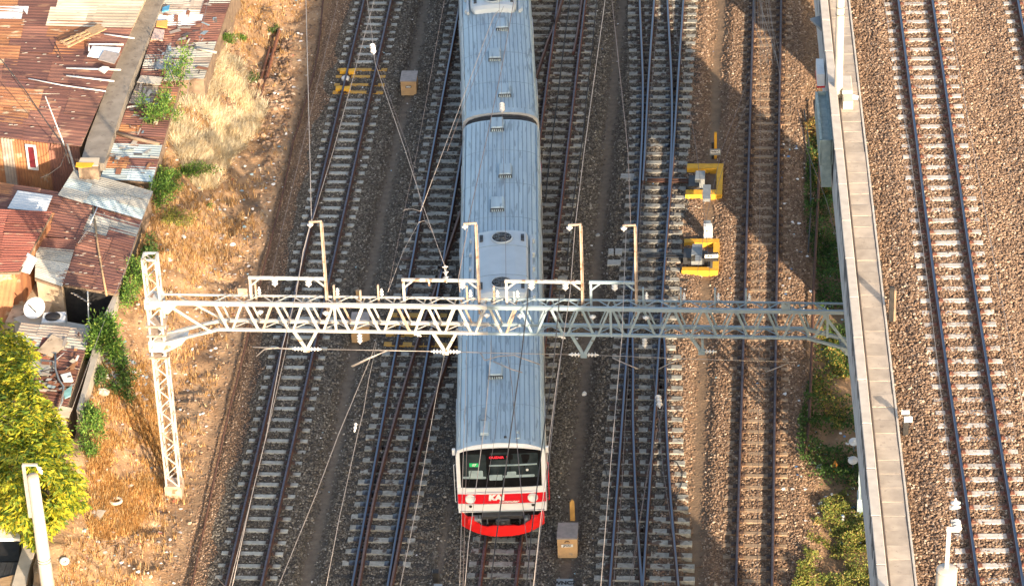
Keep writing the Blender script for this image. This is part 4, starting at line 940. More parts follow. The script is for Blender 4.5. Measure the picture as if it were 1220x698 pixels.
# ---------------------------------------------------------------- overhead wires
def wire(pts, r, mat, label, sag=0.0, group=None, name='overhead_wire', cat='overhead wire'):
    P = [at(*p) if len(p) == 3 and abs(p[0]) + abs(p[1]) > 0 and not isinstance(p, Vector) else Vector(p) for p in pts]
    return wire3(P, r, mat, label, sag, group, name, cat)
def wire3(P, r, mat, label, sag=0.0, group=None, name='overhead_wire', cat='overhead wire'):
    out = []
    for a, c in zip(P[:-1], P[1:]):
        n = 6 if sag else 1
        for k in range(n): t = k / n; q = a.lerp(c, t); q.z -= sag * 4 * t * (1 - t); out.append(q)
    out.append(P[-1]); o = MB().tube(out, r * .72, 5).build(name, mat, world=True)
    return tag(o, label, cat, group)
WR = .014
W_ = [
 ([(362, -40, 9.8), (364.5, 0, 9.8), (369, 180, 9.8), (371, 262, 9.82), (361, 300, 9.0), (353, 350, 8.6), (336, 415, 8.2), (317, 520, 7.8), (300, 590, 7.5), (272, 720, 7.2)], .017, m_wirel, 'pale feeder wire passing over the leftmost tall gantry post'),
 ([(414, -40, 5.2), (403, 0, 5.2), (359, 180, 5.2), (336, 273, 5.2), (318, 352, 5.2)], .009, m_wire, 'thin wire left of the leftmost track behind the gantry'),
 ([(456, -40, 5.5), (446, 0, 5.5), (397, 180, 5.5), (366, 283, 5.4), (352, 348, 5.4)], .014, m_wirel, 'contact wire above the leftmost track behind the gantry'),
 ([(352, 350, 5.4), (341, 415, 5.35), (322, 500, 5.3), (300, 590, 5.3), (268, 720, 5.3)], .016, m_wirel, 'contact wire above the leftmost track in front of the gantry'),
 ([(430, -50, 7.4), (443, 40, 7.4), (447, 76, 7.3), (483, 180, 7.2), (504, 245, 7.1), (531, 320, 7.6)], .013, m_wirel, 'diagonal wire with two white insulators between the two left tracks'),
 ([(436, 20, 7.2), (450, 76, 7.2), (487, 180, 7.0), (506, 262, 6.9), (516, 278, 6.9)], .010, m_wire, 'thinner strand beside the diagonal insulated wire'),
 ([(536, -40, 5.3), (529.5, 0, 5.3), (497, 180, 5.3), (483, 245, 5.3), (462, 348, 5.3)], .010, m_wire, 'thin wire along the second track behind the gantry'),
 ([(594, 13, 6.2), (588, 20, 6.2), (528, 180, 5.9), (501, 252, 5.7)], .016, m_wirel, 'slanting wire from the rear car roof down over the second track'),
 ([(600, 8, 6.1), (592, 26, 6.1), (548, 138, 5.9), (533, 180, 5.8)], .010, m_wire, 'second strand beside the slanting wire over the rear car'),
 ([(480, 252, 5.4), (483, 249.5, 5.45), (492, 249, 5.5), (501, 252, 5.6)], .012, m_wirel, 'short curved jumper wire above the second track'),
 ([(462, 348, 5.4), (480, 300, 5.5), (493, 276, 5.6), (499, 265, 5.7), (505, 263, 5.75), (511, 266, 5.75), (515, 275, 5.7)], .014, m_wirel, 'looping wire curved like a hook behind the gantry'),
 ([(618, -50, 7.0), (612.5, 0, 7.2), (598, 80, 7.4), (581, 160, 8.0), (559, 259, 9.7), (557, 272, 9.8), (546, 332, 8.4), (548, 348, 8.2)], .018, m_wire, 'brown wire slanting across both car roofs to a gantry post'),
 ([(594, -40, 5.2), (595, 0, 5.2), (596.5, 60, 5.2), (598, 128, 5.2), (599.5, 180, 5.2), (602, 260, 5.2), (603, 345, 5.2)], .010, m_wire, 'contact wire running straight above the train roofs'),
 ([(729, -60, 9.6), (721, 0, 9.7), (696, 180, 9.75), (685, 272, 9.82), (679, 350, 9.3), (663, 456, 8.6), (655, 520, 8.2), (633, 720, 7.4)], .016, m_wirel, 'pale wire right of the train over the third gantry post'),
 ([(727, -40, 9.6), (729, 0, 9.7), (748, 178, 9.75), (751.5, 270, 9.82)], .013, m_wire, 'wire running out to the fourth gantry post'),
 ([(746, 275, 9.8), (741, 400, 9.2), (733, 490, 8.8), (723.6, 600, 8.3), (714, 720, 7.9)], .015, m_wirel, 'pale wire over the double switches in front of the gantry'),
 ([(793, -40, 5.3), (786, 0, 5.3), (778, 85, 5.3), (770, 178, 5.3), (764, 240, 5.3), (759, 350, 5.3)], .010, m_wire, 'contact wire above the double switches behind the gantry'),
 ([(797, -40, 5.4), (802, 14, 5.4), (828, 168, 5.4), (838, 242, 5.4), (846, 330, 5.5)], .010, m_wire, 'wire drifting right over the yellow-framed point machines'),
 ([(893, 90, 5.3), (881, 124, 5.3), (860, 178, 5.3), (841, 263, 5.3), (830, 330, 5.4)], .010, m_wire, 'wire slanting down from the viaduct side to the white box'),
 ([(900, 100, 5.6), (890, 124, 5.6), (868, 178, 5.5), (852, 232, 5.4)], .009, m_wire, 'parallel thin strand right of the slanting wire near the white box'),
 ([(906, -40, 5.3), (906, 0, 5.3), (905.5, 200, 5.2), (905, 350, 5.2), (904, 500, 5.2), (902, 720, 5.2)], .010, m_wire, 'contact wire above the sandy track beside the viaduct'),
 ([(629, 344, 7.7), (628, 366, 7.4), (621, 425, 6.8), (608, 518, 6.2), (590, 650, 5.6), (582, 720, 5.4)], .026, m_cable, 'thick dark cable hanging in front of the cab left of centre'),
 ([(667, 346, 7.7), (665, 372, 7.4), (659, 440, 6.9), (649, 506, 6.3), (633, 637, 5.7), (625, 720, 5.5)], .024, m_cable, 'thick dark cable hanging past the right side of the cab'),
 ([(585, 405, 6.1), (585, 420, 6.0), (578, 500, 5.8), (558, 648, 5.5), (552, 720, 5.4)], .016, m_wirel, 'pale wire crossing the cab front just left of centre'),
 ([(556, 405, 6.0), (555, 461, 5.9), (552, 541, 5.7), (549, 648, 5.5), (547, 720, 5.4)], .012, m_wirel, 'pale vertical wire at the left edge of the cab'),
 ([(558, 470, 5.9), (556, 541, 5.7), (551, 720, 5.4)], .009, m_wire, 'thin vertical wire just inside the left edge of the cab'),
 ([(605, 424, 5.9), (610, 459, 5.9), (614, 505, 5.8), (620, 574, 5.6), (628, 648, 5.4), (634, 720, 5.3)], .015, m_wire, 'blue-grey wire crossing the right half of the cab'),
 ([(596, 470, 5.8), (588, 530, 5.7), (576, 600, 5.5), (570, 660, 5.4)], .009, m_wire, 'thin dark strand beside the green card of the cab'),
 ([(669, 420, 6.0), (659, 500, 5.9), (650, 590, 5.6), (642, 648, 5.5), (634, 720, 5.4)], .015, m_wirel, 'white wire passing the right edge of the cab'),
 ([(448, 405, 6.0), (444, 420, 6.0), (403, 518, 5.8), (376, 590, 5.6), (332, 697, 5.3), (322, 722, 5.3)], .016, m_wirel, 'white wire slanting over the dusty path left of the second track'),
 ([(449, 408, 6.0), (439, 453, 5.9), (433, 490, 5.8), (426, 518, 5.7), (404, 618, 5.5), (384, 722, 5.3)], .014, m_wirel, 'white wire running down beside the second track'),
 ([(530, 420, 5.4), (520, 470, 5.4), (511.5, 518, 5.4), (497, 600, 5.4), (477, 697, 5.4), (472, 722, 5.4)], .014, m_wirel, 'contact wire above the right rail of the second track'),
 ([(776, 405, 6.0), (779, 450, 5.9), (785, 500, 5.8), (790, 560, 5.6), (802, 640, 5.4), (810, 720, 5.3)], .012, m_wire, 'wire with two insulators over the right-hand switch'),
 ([(800, 440, 5.6), (786, 500, 5.6), (772, 560, 5.5), (762, 620, 5.4), (746, 720, 5.3)], .011, m_wire, 'wire crossing the right-hand switch towards its left rail'),
 ([(798, 440, 5.5), (784, 520, 5.5), (769, 580, 5.4), (753, 690, 5.3)], .009, m_wire, 'thin strand alongside the wire crossing the right-hand switch'),
 ([(748, 420, 5.4), (748.5, 455, 5.4), (745, 500, 5.4), (741, 580, 5.4), (731, 697, 5.4), (729, 722, 5.4)], .012, m_wire, 'contact wire above the left rail of the double switches'),
 ([(268, 698, 5.4), (212, 640, 5.5), (207, 590, 5.6)], .006, m_wire, 'hair-thin stay wire at the foot of the lattice mast'),
 ([(248, 0, 5.5), (236, 55, 5.5), (224, 105, 5.5), (222, 125, 5.5)], .009, m_wirel, 'pale wire over the shack roofs beside the dry grass'),
 ([(183, 210, 3.0), (176, 240, 3.0), (150, 320, 3.0), (135, 355, 3.0), (108, 425, 3.0), (85, 490, 3.0)], .012, m_wirel, 'pale cable along the edge of the shack roofs'),
]
for pts, r, mat, lab in W_:
    wire([p for p in pts], r, mat, lab)
def insu(px_, py, z, ax, label, n=2, r=.10):
    p = at(px_, py, z); o = insulator_parts(MB(), p, ax, n, r, .16).build('insulator', m_porc, world=True); tag(o, label, 'insulator', 'white insulators strung in the wires')
insu(443.5, 54, 7.4, (.1, -.9, -.1), 'white insulator pair strung above the yellow sleepers of the left track', 3, .10)
insu(530, 316, 7.6, (.05, -.5, -.75), 'white insulator strung above the beam just left of the front car', 3, .10)
insu(598, 124, 5.3, (0, -1, -.05), 'white insulator pair strung over the coupling of the two cars', 3, .10)
insu(784, 472, 5.8, (.05, -1, -.1), 'white insulator pair strung over the right-hand switch in front of the gantry', 3, .10)
insu(424, 504, 5.8, (-.1, -1, -.1), 'small white insulator on the wire beside the second track', 2, .05)
# bluish bundle of registration wires over the sandy track at the far end
g = []
for k in range(9):
    x0 = 898 + k * 2.2; x1 = 903 + k * 2.4
    wire([(x0, -10, 5.8), ((x0 + x1) / 2 + rng.uniform(-4, 4), 32, 5.7), (x1 + 6, 62 + rng.uniform(-12, 25), 5.5)], .008, m_wirel, '%s strand of the bluish bunched wires over the sandy track' % ['leftmost', 'second leftmost', 'third from the left', 'fourth from the left', 'middle', 'fourth from the right', 'third from the right', 'second rightmost', 'rightmost'][k], 0, 'bunched strands over the sandy track')
wire([(904, 0, 5.8), (918, 45, 5.7), (926, 72, 5.6), (930, 95, 5.5)], .012, m_wirel, 'bent strand ending above the right rail of the sandy track')
# viaduct contact wires
wire([(1046, -60, 15.5), (1053, 0, 15.5), (1084, 180, 15.5), (1107, 350, 15.5), (1127, 518, 15.5), (1139, 600, 15.5), (1145, 640, 15.6)], .010, m_wirel, 'wire above the left rail side of the viaduct track')
wire([(1118, -60, 15.5), (1128, 0, 15.5), (1160, 180, 15.5), (1192, 350, 15.5), (1222, 500, 15.5)], .009, m_wirel, 'wire above the right rail side of the viaduct track')
wire([(950, 130, 8.2), (962, 180, 8.2), (985, 240, 8.2), (1008, 330, 8.2)], .012, m_wire, 'wire slanting in the shade towards the viaduct wall')
# cables lying on the sleepers right of the train
def ground_cable(pts, r, mat, label, name='ground_cable', z=.05):
    P = [at(x, y, z) for x, y in pts]; Q = [Vector((p[0], p[1], 0)) for p in smooth([(q.x, q.y) for q in P], .6)]
    for q in Q: q.z = max(gh(q.x, q.y), -.06) + r + .055 + .01 * math.sin(q.y * 3)
    return tag(MB().tube(Q, r, 6).build(name, mat, world=True), label, 'cable')
ground_cable([(681, -20), (679, 0), (671, 60), (667, 95), (660, 150), (653, 205), (650, 240)], .022, m_cable, 'black cable between the rails right of the train')
ground_cable([(713, -20), (711, 0), (705, 60), (699.5, 109), (694, 165), (688, 205), (680, 262), (675, 320)], .020, m_cable, 'black cable lying outside the right rail of the train track')
ground_cable([(389, -20), (385, 0), (377, 72), (354, 155), (349, 170), (339, 221), (314, 320), (291, 417), (268, 510), (240, 642), (225, 710)], .035, m_rust, 'rusty pipe lying along the left edge of the ballast', 'rusty_pipe')
ground_cable([(733, 600), (722, 560), (720, 552), (727, 545), (741, 545)], .014, m_cable, 'looped black bond cable left of the right-hand switch', 'bond_cable')
ground_cable([(803, 600), (812, 575), (813, 560), (806, 549), (794, 547)], .014, m_cable, 'looped black bond cable on the sunlit side of the right-hand switch', 'bond_cable')
ground_cable([(757, 625), (744, 620), (741, 613), (748, 604), (760, 601)], .014, m_cable, 'looped black bond cable between the near switch rails', 'bond_cable')
ground_cable([(765, 46), (752, 44), (751, 48), (756, 53), (765, 54)], .014, m_cable, 'looped black bond cable at the far switch, left rail', 'bond_cable')
ground_cable([(800, 46), (787, 43), (785, 48), (790, 52), (800, 53)], .014, m_cable, 'looped black bond cable at the far switch, right rail', 'bond_cable')
# ---------------------------------------------------------------- lineside equipment
def ppoly(pts, z): return [tuple(at(x, y, z))[:2] for x, y in pts]
def crate(name, label, cat, top, zt, zb, mfront, mlid, lid=.05, over=.03, group=None):
    """box whose lid corners were surveyed at height zt"""
    P = ppoly(top, zt); c = (sum(p[0] for p in P) / len(P), sum(p[1] for p in P) / len(P)); o = empty(name, (c[0], c[1], zb), 0, label, cat, group)
    Q = [(c[0] + (p[0] - c[0]) * (1 - over * 2), c[1] + (p[1] - c[1]) * (1 - over * 2)) for p in P]
    MB().prism(Q, zb - .1, zt - lid).build('box', mfront, o, world=True); MB().prism(P, zt - lid + .003, zt).build('lid', mlid, o, world=True); o['top'] = zt; return o, P
def plate(parent, p, w_, h_, mat, txt=None, tmat=None, size=.1, name='label_plate', width=1.0, bold=.004):
    """small upright plate at world point p, facing the camera side, with its lettering"""
    o = link(name, MB().box(-w_ / 2, w_ / 2, -.004, .004, -h_ / 2, h_ / 2).mesh(name, mat), parent, Vector(p) - parent.location)
    if txt: link('lettering', text_mesh(txt, size, tmat, offset=bold, extrude=.002, width=width), o, (0, -.008, 0), (math.pi / 2, 0, 0))
    return o
m_txt = M('dark_lettering', (.02, .02, .022), None, 5, .6, bump=0, rnd=0)
o, P = crate('cable_pit_box', 'square ochre concrete box with grey lid right of the cab', 'cable box', [(665, 622), (689, 622), (688, 641), (663, 641)], .62, -.05, m_box, m_boxlid)
f0 = (Vector((*P[3], 0)) + Vector((*P[2], 0))) / 2
plate(o, (f0.x, f0.y - .03, .36), .36, .10, m_white, 'JPW21', m_txt, .085)
b = MB(); b.tube([(f0.x - .07, f0.y - .05, .50), (f0.x - .05, f0.y - .07, .55), (f0.x, f0.y - .08, .57), (f0.x + .05, f0.y - .07, .55), (f0.x + .07, f0.y - .05, .50)], .012, 6); b.build('handle', m_rust, o, world=True)
o, P = crate('cable_pit_box', 'small ochre concrete box between the two left tracks at the far end', 'cable box', [(478.5, 84.5), (498, 84.5), (496, 96.5), (476.5, 96.5)], .50, -.05, m_box, m_boxlid)
f0 = (Vector((*P[3], 0)) + Vector((*P[2], 0))) / 2
plate(o, (f0.x, f0.y - .03, .25), .22, .09, m_dgrey, 'W21', m_white, .09)
o, P = crate('cable_pit_box', 'ochre concrete box seen through the gantry lattice left of the train', 'cable box', [(419, 371.5), (440.5, 371.5), (440, 388), (417, 388)], .55, -.05, m_box, m_boxlid)
o, P = crate('relay_box', 'pale grey box with black lettering at the bottom edge right of the cab', 'equipment box', [(663, 689), (683, 689), (683, 706), (662, 706)], .40, -.1, m_grey, m_grey)
p = at(672.5, 694, .41); q = link('lettering', text_mesh('WNC7', .22, m_txt, offset=.012, extrude=.002), o, p - o.location, (0, 0, -.03))
o, P = crate('relay_box', 'dark box with a pale lid at the bottom edge left of the cab', 'equipment box', [(517, 695), (527, 695), (527, 708), (516, 708)], .30, -.1, m_grey, m_grey)
b = MB(); p = at(519.5, 690, 0); b.box(p.x - .09, p.x + .09, p.y - .1, p.y + .1, -.1, .32); tag(b.build('black_post', m_black, world=True), 'short black post beside the pale box left of the cab', 'post')
# yellow wooden stake behind the box
p = at(682, 616, 0); st = empty('marker_stake', p, 0, 'short yellow marker post standing behind the square ochre box', 'marker post')
b = MB(); b.add([(-.075, -.05, -.1), (.075, -.05, -.1), (.075, .05, -.1), (-.075, .05, -.1), (-.075, -.05, .58), (.075, -.05, .58), (.075, .05, .58), (-.075, .05, .58), (-.02, -.03, .68), (.02, -.03, .68), (.02, .03, .68), (-.02, .03, .68)],
                [(0, 3, 2, 1), (0, 1, 5, 4), (1, 2, 6, 5), (2, 3, 7, 6), (3, 0, 4, 7), (4, 5, 9, 8), (5, 6, 10, 9), (6, 7, 11, 10), (7, 4, 8, 11), (8, 9, 10, 11)]); b.build('post', M('yellow_ochre_paint', (.55, .33, .10), (.42, .25, .08), 6, .8, bump=.3), st)
# brown post seen above the beam
p = at(427, 362, 0); b = MB(); b.box(p.x - .06, p.x + .06, p.y - .06, p.y + .06, -.1, .55); tag(b.build('marker_post', m_box, world=True), 'ochre post standing behind the box seen through the gantry lattice', 'marker post')
# point machines inside yellow kerb frames
def machine(label, frame, z, top_px, plate_px, rods, small, group='point machines in yellow frames'):
    c = at(*frame['c'], 0); o = empty('point_machine', (c.x, c.y, 0), 0, label, 'point machine', group)
    for k, pl in enumerate(frame['bars']): MB().prism(ppoly(pl, z), -.15, z - .002 * k).build('yellow_kerb', m_yel, o, world=True)
    MB().prism(ppoly(top_px, .40), 0, .40).build('motor_case', m_grey, o, world=True)
    P = ppoly(top_px, .42); MB().prism([(p[0], p[1]) for p in P], .403, .435).build('motor_lid', m_grey, o, world=True)
    MB().prism(ppoly(small, .26), 0, .26).build('gear_case', m_dgrey, o, world=True)
    for k, (a, c_, zz) in enumerate(plate_px): MB().prism(ppoly(a, zz), zz - c_, zz).build('cable_head', m_grey, o, world=True)
    for (x0, y0, x1, y1) in rods: b = MB(); b.bar(at(x0, y0, .06), at(x1, y1, .06), .07, .05); b.build('drive_rod', m_dgrey if y0 > 260 else m_rust, o, world=True)
    return o
mA = machine('point machine in a clean yellow kerb frame, the farther of the two', {'c': (840, 216), 'bars': [[(819, 195), (862, 195), (861.5, 200.5), (818.5, 200.5)], [(854, 200.5), (861.5, 200.5), (860.5, 226), (853.5, 226)], [(817, 226), (860.5, 226), (860, 231.5), (816.5, 232)]]}, .13,
             [(829, 204), (840, 204), (839.5, 214), (828, 214)], [([(837.5, 220), (847, 220), (846.5, 237), (837, 237)], .12, .62)], [(771, 216, 822, 217), (771, 213.5, 820, 214)], [(821, 209), (834, 209), (833, 222), (820, 222)])
mB = machine('point machine in a dusty yellow kerb frame, the nearer of the two', {'c': (835, 305), 'bars': [[(815, 284.5), (857, 284.5), (857, 289), (815, 289)], [(850, 289), (857.5, 289), (856, 318), (849, 318)], [(813, 318), (856, 318), (855, 322.5), (812, 322)]]}, .11,
             [(825, 291), (837, 291), (836.5, 304), (823.5, 304)], [([(828.5, 304), (836, 304), (835.5, 311), (828, 311)], .15, .45)], [(770, 306, 816, 307), (770, 303.5, 815, 304)], [(815, 295), (843, 299), (842, 308), (814, 307)])
b = MB(); pp = at(847.5, 322, .0)
s2 = empty('lineside_label_stand', (pp.x, pp.y, 0), 0, 'small label plate on a stand at the corner of the nearer yellow frame', 'label stand')
MB().box(-.04, .04, -.04, .04, -.1, .45).build('stem', m_dgrey, s2); MB().box(-.14, .14, -.12, .12, -.1, .08).build('foot', m_white, s2)
MB().box(-.25, .25, -.06, .06, .40, .70, .01).build('plate_holder', m_black, s2)
pl = plate(s2, (pp.x, pp.y - .075, .62), .46, .13, m_white, 'W81C', m_txt, .12, bold=.004)
# far signal marker: black and yellow post with a white tag
pp = at(851, 186, 0); s1 = empty('marker_post', (pp.x, pp.y, 0), 0, 'yellow marker post with black back and white tag above the farther yellow frame', 'marker post')
MB().box(.0, .09, -.04, .04, -.1, 1.0, .01).build('post', m_yel, s1); MB().box(-.10, -.004, -.04, .04, -.1, .55).build('back_plate', m_black, s1)
MB().box(-.17, .22, -.12, -.06, .10, .34, .01).build('tag_holder', m_grey, s1); plate(s1, (pp.x + .03, pp.y - .13, .25), .34, .13, m_white, 'W81C', m_txt, .11)
# white lidded box on short legs
pp = at(843.5, 283, 0); s3 = empty('white_box', (pp.x, pp.y, 0), 0, 'white box with a dark emblem on its front between the two yellow frames', 'equipment box')
MB().box(-.15, .15, -.10, .12, .02, .52, .015).build('box', m_white, s3); MB().box(-.13, .12, .14, .36, .10, .50, .02).build('mesh_basket', m_grey, s3)
b = MB(); b.box(-.07, -.01, -.108, -.102, .30, .36); b.box(.01, .055, -.108, -.102, .29, .35); b.box(.025, .05, -.108, -.102, .22, .26); b.build('emblem', m_dwood, s3)
for x in (-.12, .12): MB().box(x - .03, x + .03, -.16, .16, -.1, .03).build('foot', m_white, s3)
# yellow axle-counter heads and white ball on the left track
axc = empty('axle_counter', tuple(at(411, 92, 0)), 0, 'yellow axle counter heads either side of a rail on the yellow sleepers', 'axle counter')
for px_, py in ((409, 83.5), (419, 84), (404, 104.5), (413.5, 105)):
    p = at(px_, py, .1); MB().box(p.x - .13, p.x + .13, p.y - .13, p.y + .12, -.02, .12, .02).build('sensor_head', m_yel, axc, world=True)
p = at(411.5, 92.5, .08); MB().lathe((p.x, p.y, -.03), (0, 0, 1), [(0, .15), (.10, .16), (.14, .12), (.16, .0)], 16).build('white_cap', m_porc, axc, world=True)
# crossing sleepers poking out: pair of cable slabs left of the double switch
for k, (pl, lb) in enumerate((([(725, 296), (731, 296), (731, 303), (724.5, 303)], 'pale concrete slab left of the double switches, far left of four'), ([(733, 296), (741, 296), (741, 303), (733, 303)], 'pale concrete slab left of the double switches, beside the rail, far pair'), ([(724, 309.5), (740, 309.5), (739, 315.5), (723.5, 315.5)], 'long pale concrete slab left of the double switches, near pair'), ([(740, 207), (756, 207), (755, 212), (739, 212)], 'long pale concrete slab beside the far switch'))):
    tag(MB().prism(ppoly(pl, .02), -.1, .02 + .001 * k).build('concrete_slab', m_conc, world=True), lb, 'concrete slab', 'concrete slabs by the switches')
# viaduct furniture
m_pipe = M('grey_green_drain', (.30, .37, .36), (.20, .27, .27), 6, .7, bump=.4)
def vloc(px_, py, z): return at(px_, py, z)
p = vloc(988, 128, 11.6); dr = empty('drain_hopper', (VX(p.y, -.18), p.y, 9.0), VA, 'grey-green square downpipe hopper on the outside of the viaduct wall', 'drain hopper')
for k, (x0, x1, y0, y1) in enumerate(((-.20, -.17, -2.4, .55), (.13, .15, -2.4, .55), (-.168, .128, -2.4, -2.37), (-.168, .128, .52, .55))): MB().box(x0 - .05, x1, y0, y1, 2.0, 2.85).build('side', m_pipe, dr)
MB().box(-.165, .127, -2.36, .51, 1.2, 2.74).build('drain_core', m_pipe, dr)
p = vloc(980.5, 80, 11.4); sg = empty('warning_sign', (VX(p.y, -.14), p.y, 11.0), VA, 'small white sign with a red edge on the outside of the viaduct wall', 'sign'); MB().box(-.13, .10, -.5, .5, .0, .42).build('board', m_white, sg); MB().box(-.14, .11, -.51, .51, -.06, -.003).build('red_edge', m_tred, sg)
p = vloc(978, 26, 11.8); sb_ = empty('wall_bracket', (VX(p.y, -.04), p.y, 11.6), VA, 'pale pointed bracket sticking out of the viaduct wall', 'bracket'); MB().add([(-.34, 0, .25), (0, -.5, .1), (0, .25, .15), (0, -.5, .2), (0, .25, .28), (-.34, .03, .30)], [(0, 1, 2), (5, 4, 3), (0, 5, 3, 1), (0, 2, 4, 5)]).build('bracket', m_grey, sb_)
p = vloc(1001, 118, 11.8); vp = empty('concrete_pole', (p.x - .05, p.y + .1, 11.75), 0, 'round concrete mast standing on the viaduct walkway at the far end', 'pole')
MB().tube([(0, 0, -.1), (0, 0, .6), (0, 0, 9)], [.13, .13, .11], 20).build('shaft', m_pole, vp)
for z_ in (2.9, 3.15): MB().lathe((0, 0, z_), (0, 0, 1), [(0, .136), (.02, .136)], 20).build('band', m_dgrey, vp)
p = vloc(1009, 103, 12.1); bx = empty('mast_base_box', (p.x, p.y - .1, 11.75), VA, 'pale concrete box at the foot of the round mast on the viaduct', 'concrete box'); MB().box(-.16, .14, -.75, .62, 0, .30, .02).build('box', m_pole, bx); MB().box(-.17, .15, -.30, .64, .303, .42, .02).build('cap', m_vcap, bx)
p = vloc(1017, 116, 11.8); tag(MB().add([(p.x - .15, p.y - .1, 11.79), (p.x + .12, p.y - .14, 11.79), (p.x + .16, p.y + .05, 11.81), (p.x - .05, p.y + .12, 11.85), (p.x, p.y, 11.88)], [(0, 1, 4), (1, 2, 4), (2, 3, 4), (3, 0, 4), (3, 2, 1, 0)]).build('plastic_bag', m_white, world=True), 'crumpled white bag on the viaduct walkway', 'plastic bag')
p = vloc(1063, 377, 11.55); k1 = empty('trackside_post', (p.x, p.y, 11.5), 0, 'dark post with a brown back on the viaduct ballast beside the walkway', 'post'); MB().box(-.09, .03, -.04, .04, -.1, 1.02).build('post', m_black, k1); MB().box(.034, .09, -.04, .04, -.1, .92).build('back', m_dwood, k1)
p = vloc(1079, 512, 11.55); k2 = empty('trackside_marker', (p.x, p.y, 11.5), 0, 'black post with two white plates on the viaduct ballast', 'marker post'); MB().box(-.07, .07, -.05, .05, -.1, .62).build('post', m_black, k2)
MB().box(-.06, .15, -.1, -.055, .36, .52).build('plate', m_white, k2); MB().box(-.13, .07, -.08, -.03, .60, .70).build('plate', m_white, k2)
# near mast of the viaduct with its arm, cut by the bottom edge
bz = 11.6; p = at(1128, 679, 14.8); vm = empty('catenary_mast', (p.x, p.y, bz), 0, 'pale round mast top with an angled white arm at the bottom right', 'catenary mast')
MB().tube([(0, 0, -.1), (0, 0, 2), (0, 0, 3.2)], [.255, .245, .24], 24).build('shaft', m_pole, vm); MB().lathe((0, 0, 3.2), (0, 0, 1), [(0, .247), (.03, .24), (.05, .21), (.055, 0)], 24).build('cap', m_vcap, vm)
q2 = at(1130.5, 630, 16.1) - vm.location; q3 = at(1143, 630.5, 16.1) - vm.location
b = MB(); b.bar((0, .05, 3.2), q2, .09, .09); b.build('arm', m_white, vm); b = MB(); b.bar(q2 + Vector((-.05, 0, 0)), q3, .085, .085); b.build('arm_tip', m_white, vm)
q4 = at(1138.5, 606, 16.2) - vm.location; insulator_parts(MB(), q3 - Vector((.04, .0, .02)), (q4 - q3), 3, .11).build('insulator', m_porc, vm)
insulator_parts(MB(), q4, Vector((0, .3, 1)), 2, .12).build('insulator', m_porc, vm)

# ---------------------------------------------------------------- litter on the tracks (small flat scraps, too many to tell apart)
def scraps(name, label, n, place, smin, smax, cols, weights, cat='litter'):
    V = []; Fc = []; T = []; k = 0
    for _ in range(n):
        x, y = place(); z = gh(x, y) + .03; s_ = rng.uniform(smin, smax); a = rng.uniform(0, 6.28); col = cols[rng.choice(len(cols), p=weights)]
        m_ = 5; base = [(x + s_ * math.cos(a + i * 6.28 / m_) * rng.uniform(.5, 1.2), y + s_ * math.sin(a + i * 6.28 / m_) * rng.uniform(.5, 1.2), z + rng.uniform(0, s_ * .5)) for i in range(m_)]
        V += base + [(x, y, z + s_ * rng.uniform(.2, .7))]; T += [col] * 6
        Fc += [(k + i, k + (i + 1) % m_, k + 5) for i in range(m_)]; k += 6
    o = npmesh(name, np.array(V), np.array(Fc), attr_mat(name + '_surface', .5), np.array(T)); return tag(o, label, cat, kind='stuff')
def in_px(x0, x1, y0, y1):
    def f():
        p = at(rng.uniform(x0, x1), rng.uniform(y0, y1), 0); return p.x, p.y
    return f
whites = [(.75, .74, .72), (.35, .55, .62), (.10, .25, .5), (.55, .40, .25), (.06, .06, .07)]
scraps('track_litter', 'small white and blue scraps scattered over the ballast', 150, in_px(280, 930, 0, 698), .02, .05, whites, [.6, .15, .05, .12, .08])
scraps('verge_litter', 'scraps of plastic and paper in the weeds under the viaduct edge', 190, in_px(930, 1030, 170, 640), .03, .09, whites, [.45, .2, .15, .1, .1])
for px_, py, r_, c_, lb in ((696, 463.5, .11, m_white, 'crumpled white and purple wrapper on the dusty path in front of the gantry'), (712, 275, .09, m_grey, 'crumpled grey scrap on the dusty path behind the third post'), (976, 548, .15, m_white, 'pale stone beside the orange bottle in the weeds'), (973, 617, .16, m_wood, 'tan lump of rubble at the edge of the weeds'), (979, 593, .13, m_white, 'white scrap in the weeds near the viaduct wall')):
    p = at(px_, py, 0); z = gh(p.x, p.y); b = MB(); ring = [(p.x + r_ * math.cos(t) * rng.uniform(.7, 1.2), p.y + r_ * math.sin(t) * rng.uniform(.7, 1.1)) for t in np.linspace(0, 5.5, 8)]
    v = [(x, y, z - .01) for x, y in ring] + [(p.x + (x - p.x) * .6, p.y + (y - p.y) * .6, z + r_ * rng.uniform(.5, .9)) for x, y in ring]
    b.add(v, [(i, (i + 1) % 8, 8 + (i + 1) % 8, 8 + i) for i in range(8)] + [tuple(range(8, 16))]); tag(b.build('litter', c_, world=True), lb, 'litter')
p = at(994.5, 549, 0); b = MB(); b.lathe((p.x, p.y - .12, gh(p.x, p.y) + .1), (.1, .9, .25), [(0, .07), (.25, .09), (.33, .06), (.36, .035), (.42, .035)], 12); tag(b.build('orange_bottle', M('orange_plastic', (.75, .28, .02), (.65, .22, .02), 4, .5), world=True), 'orange plastic bottle lying in the weeds by the viaduct', 'bottle')
for px_, py, lb in ((1016, 524, 'upper white glass lamp standing in the weeds against the viaduct wall'), (1015, 546, 'lower white glass lamp standing in the weeds against the viaduct wall')):
    p = atg(px_ + 1, py + 16); o = empty('garden_lamp', (p.x, p.y, gh(p.x, p.y)), 0, lb, 'lamp'); MB().tube([(0, 0, -.1), (0, 0, .42)], .02, 6).build('stem', m_grey, o)
    MB().lathe((0, 0, .42), (-.1, -.35, 1), [(0, .05), (.03, .15), (.06, .165), (.08, .15), (.07, .06), (.10, .05), (.12, .0)], 16).build('lamp_shade', m_porc, o)
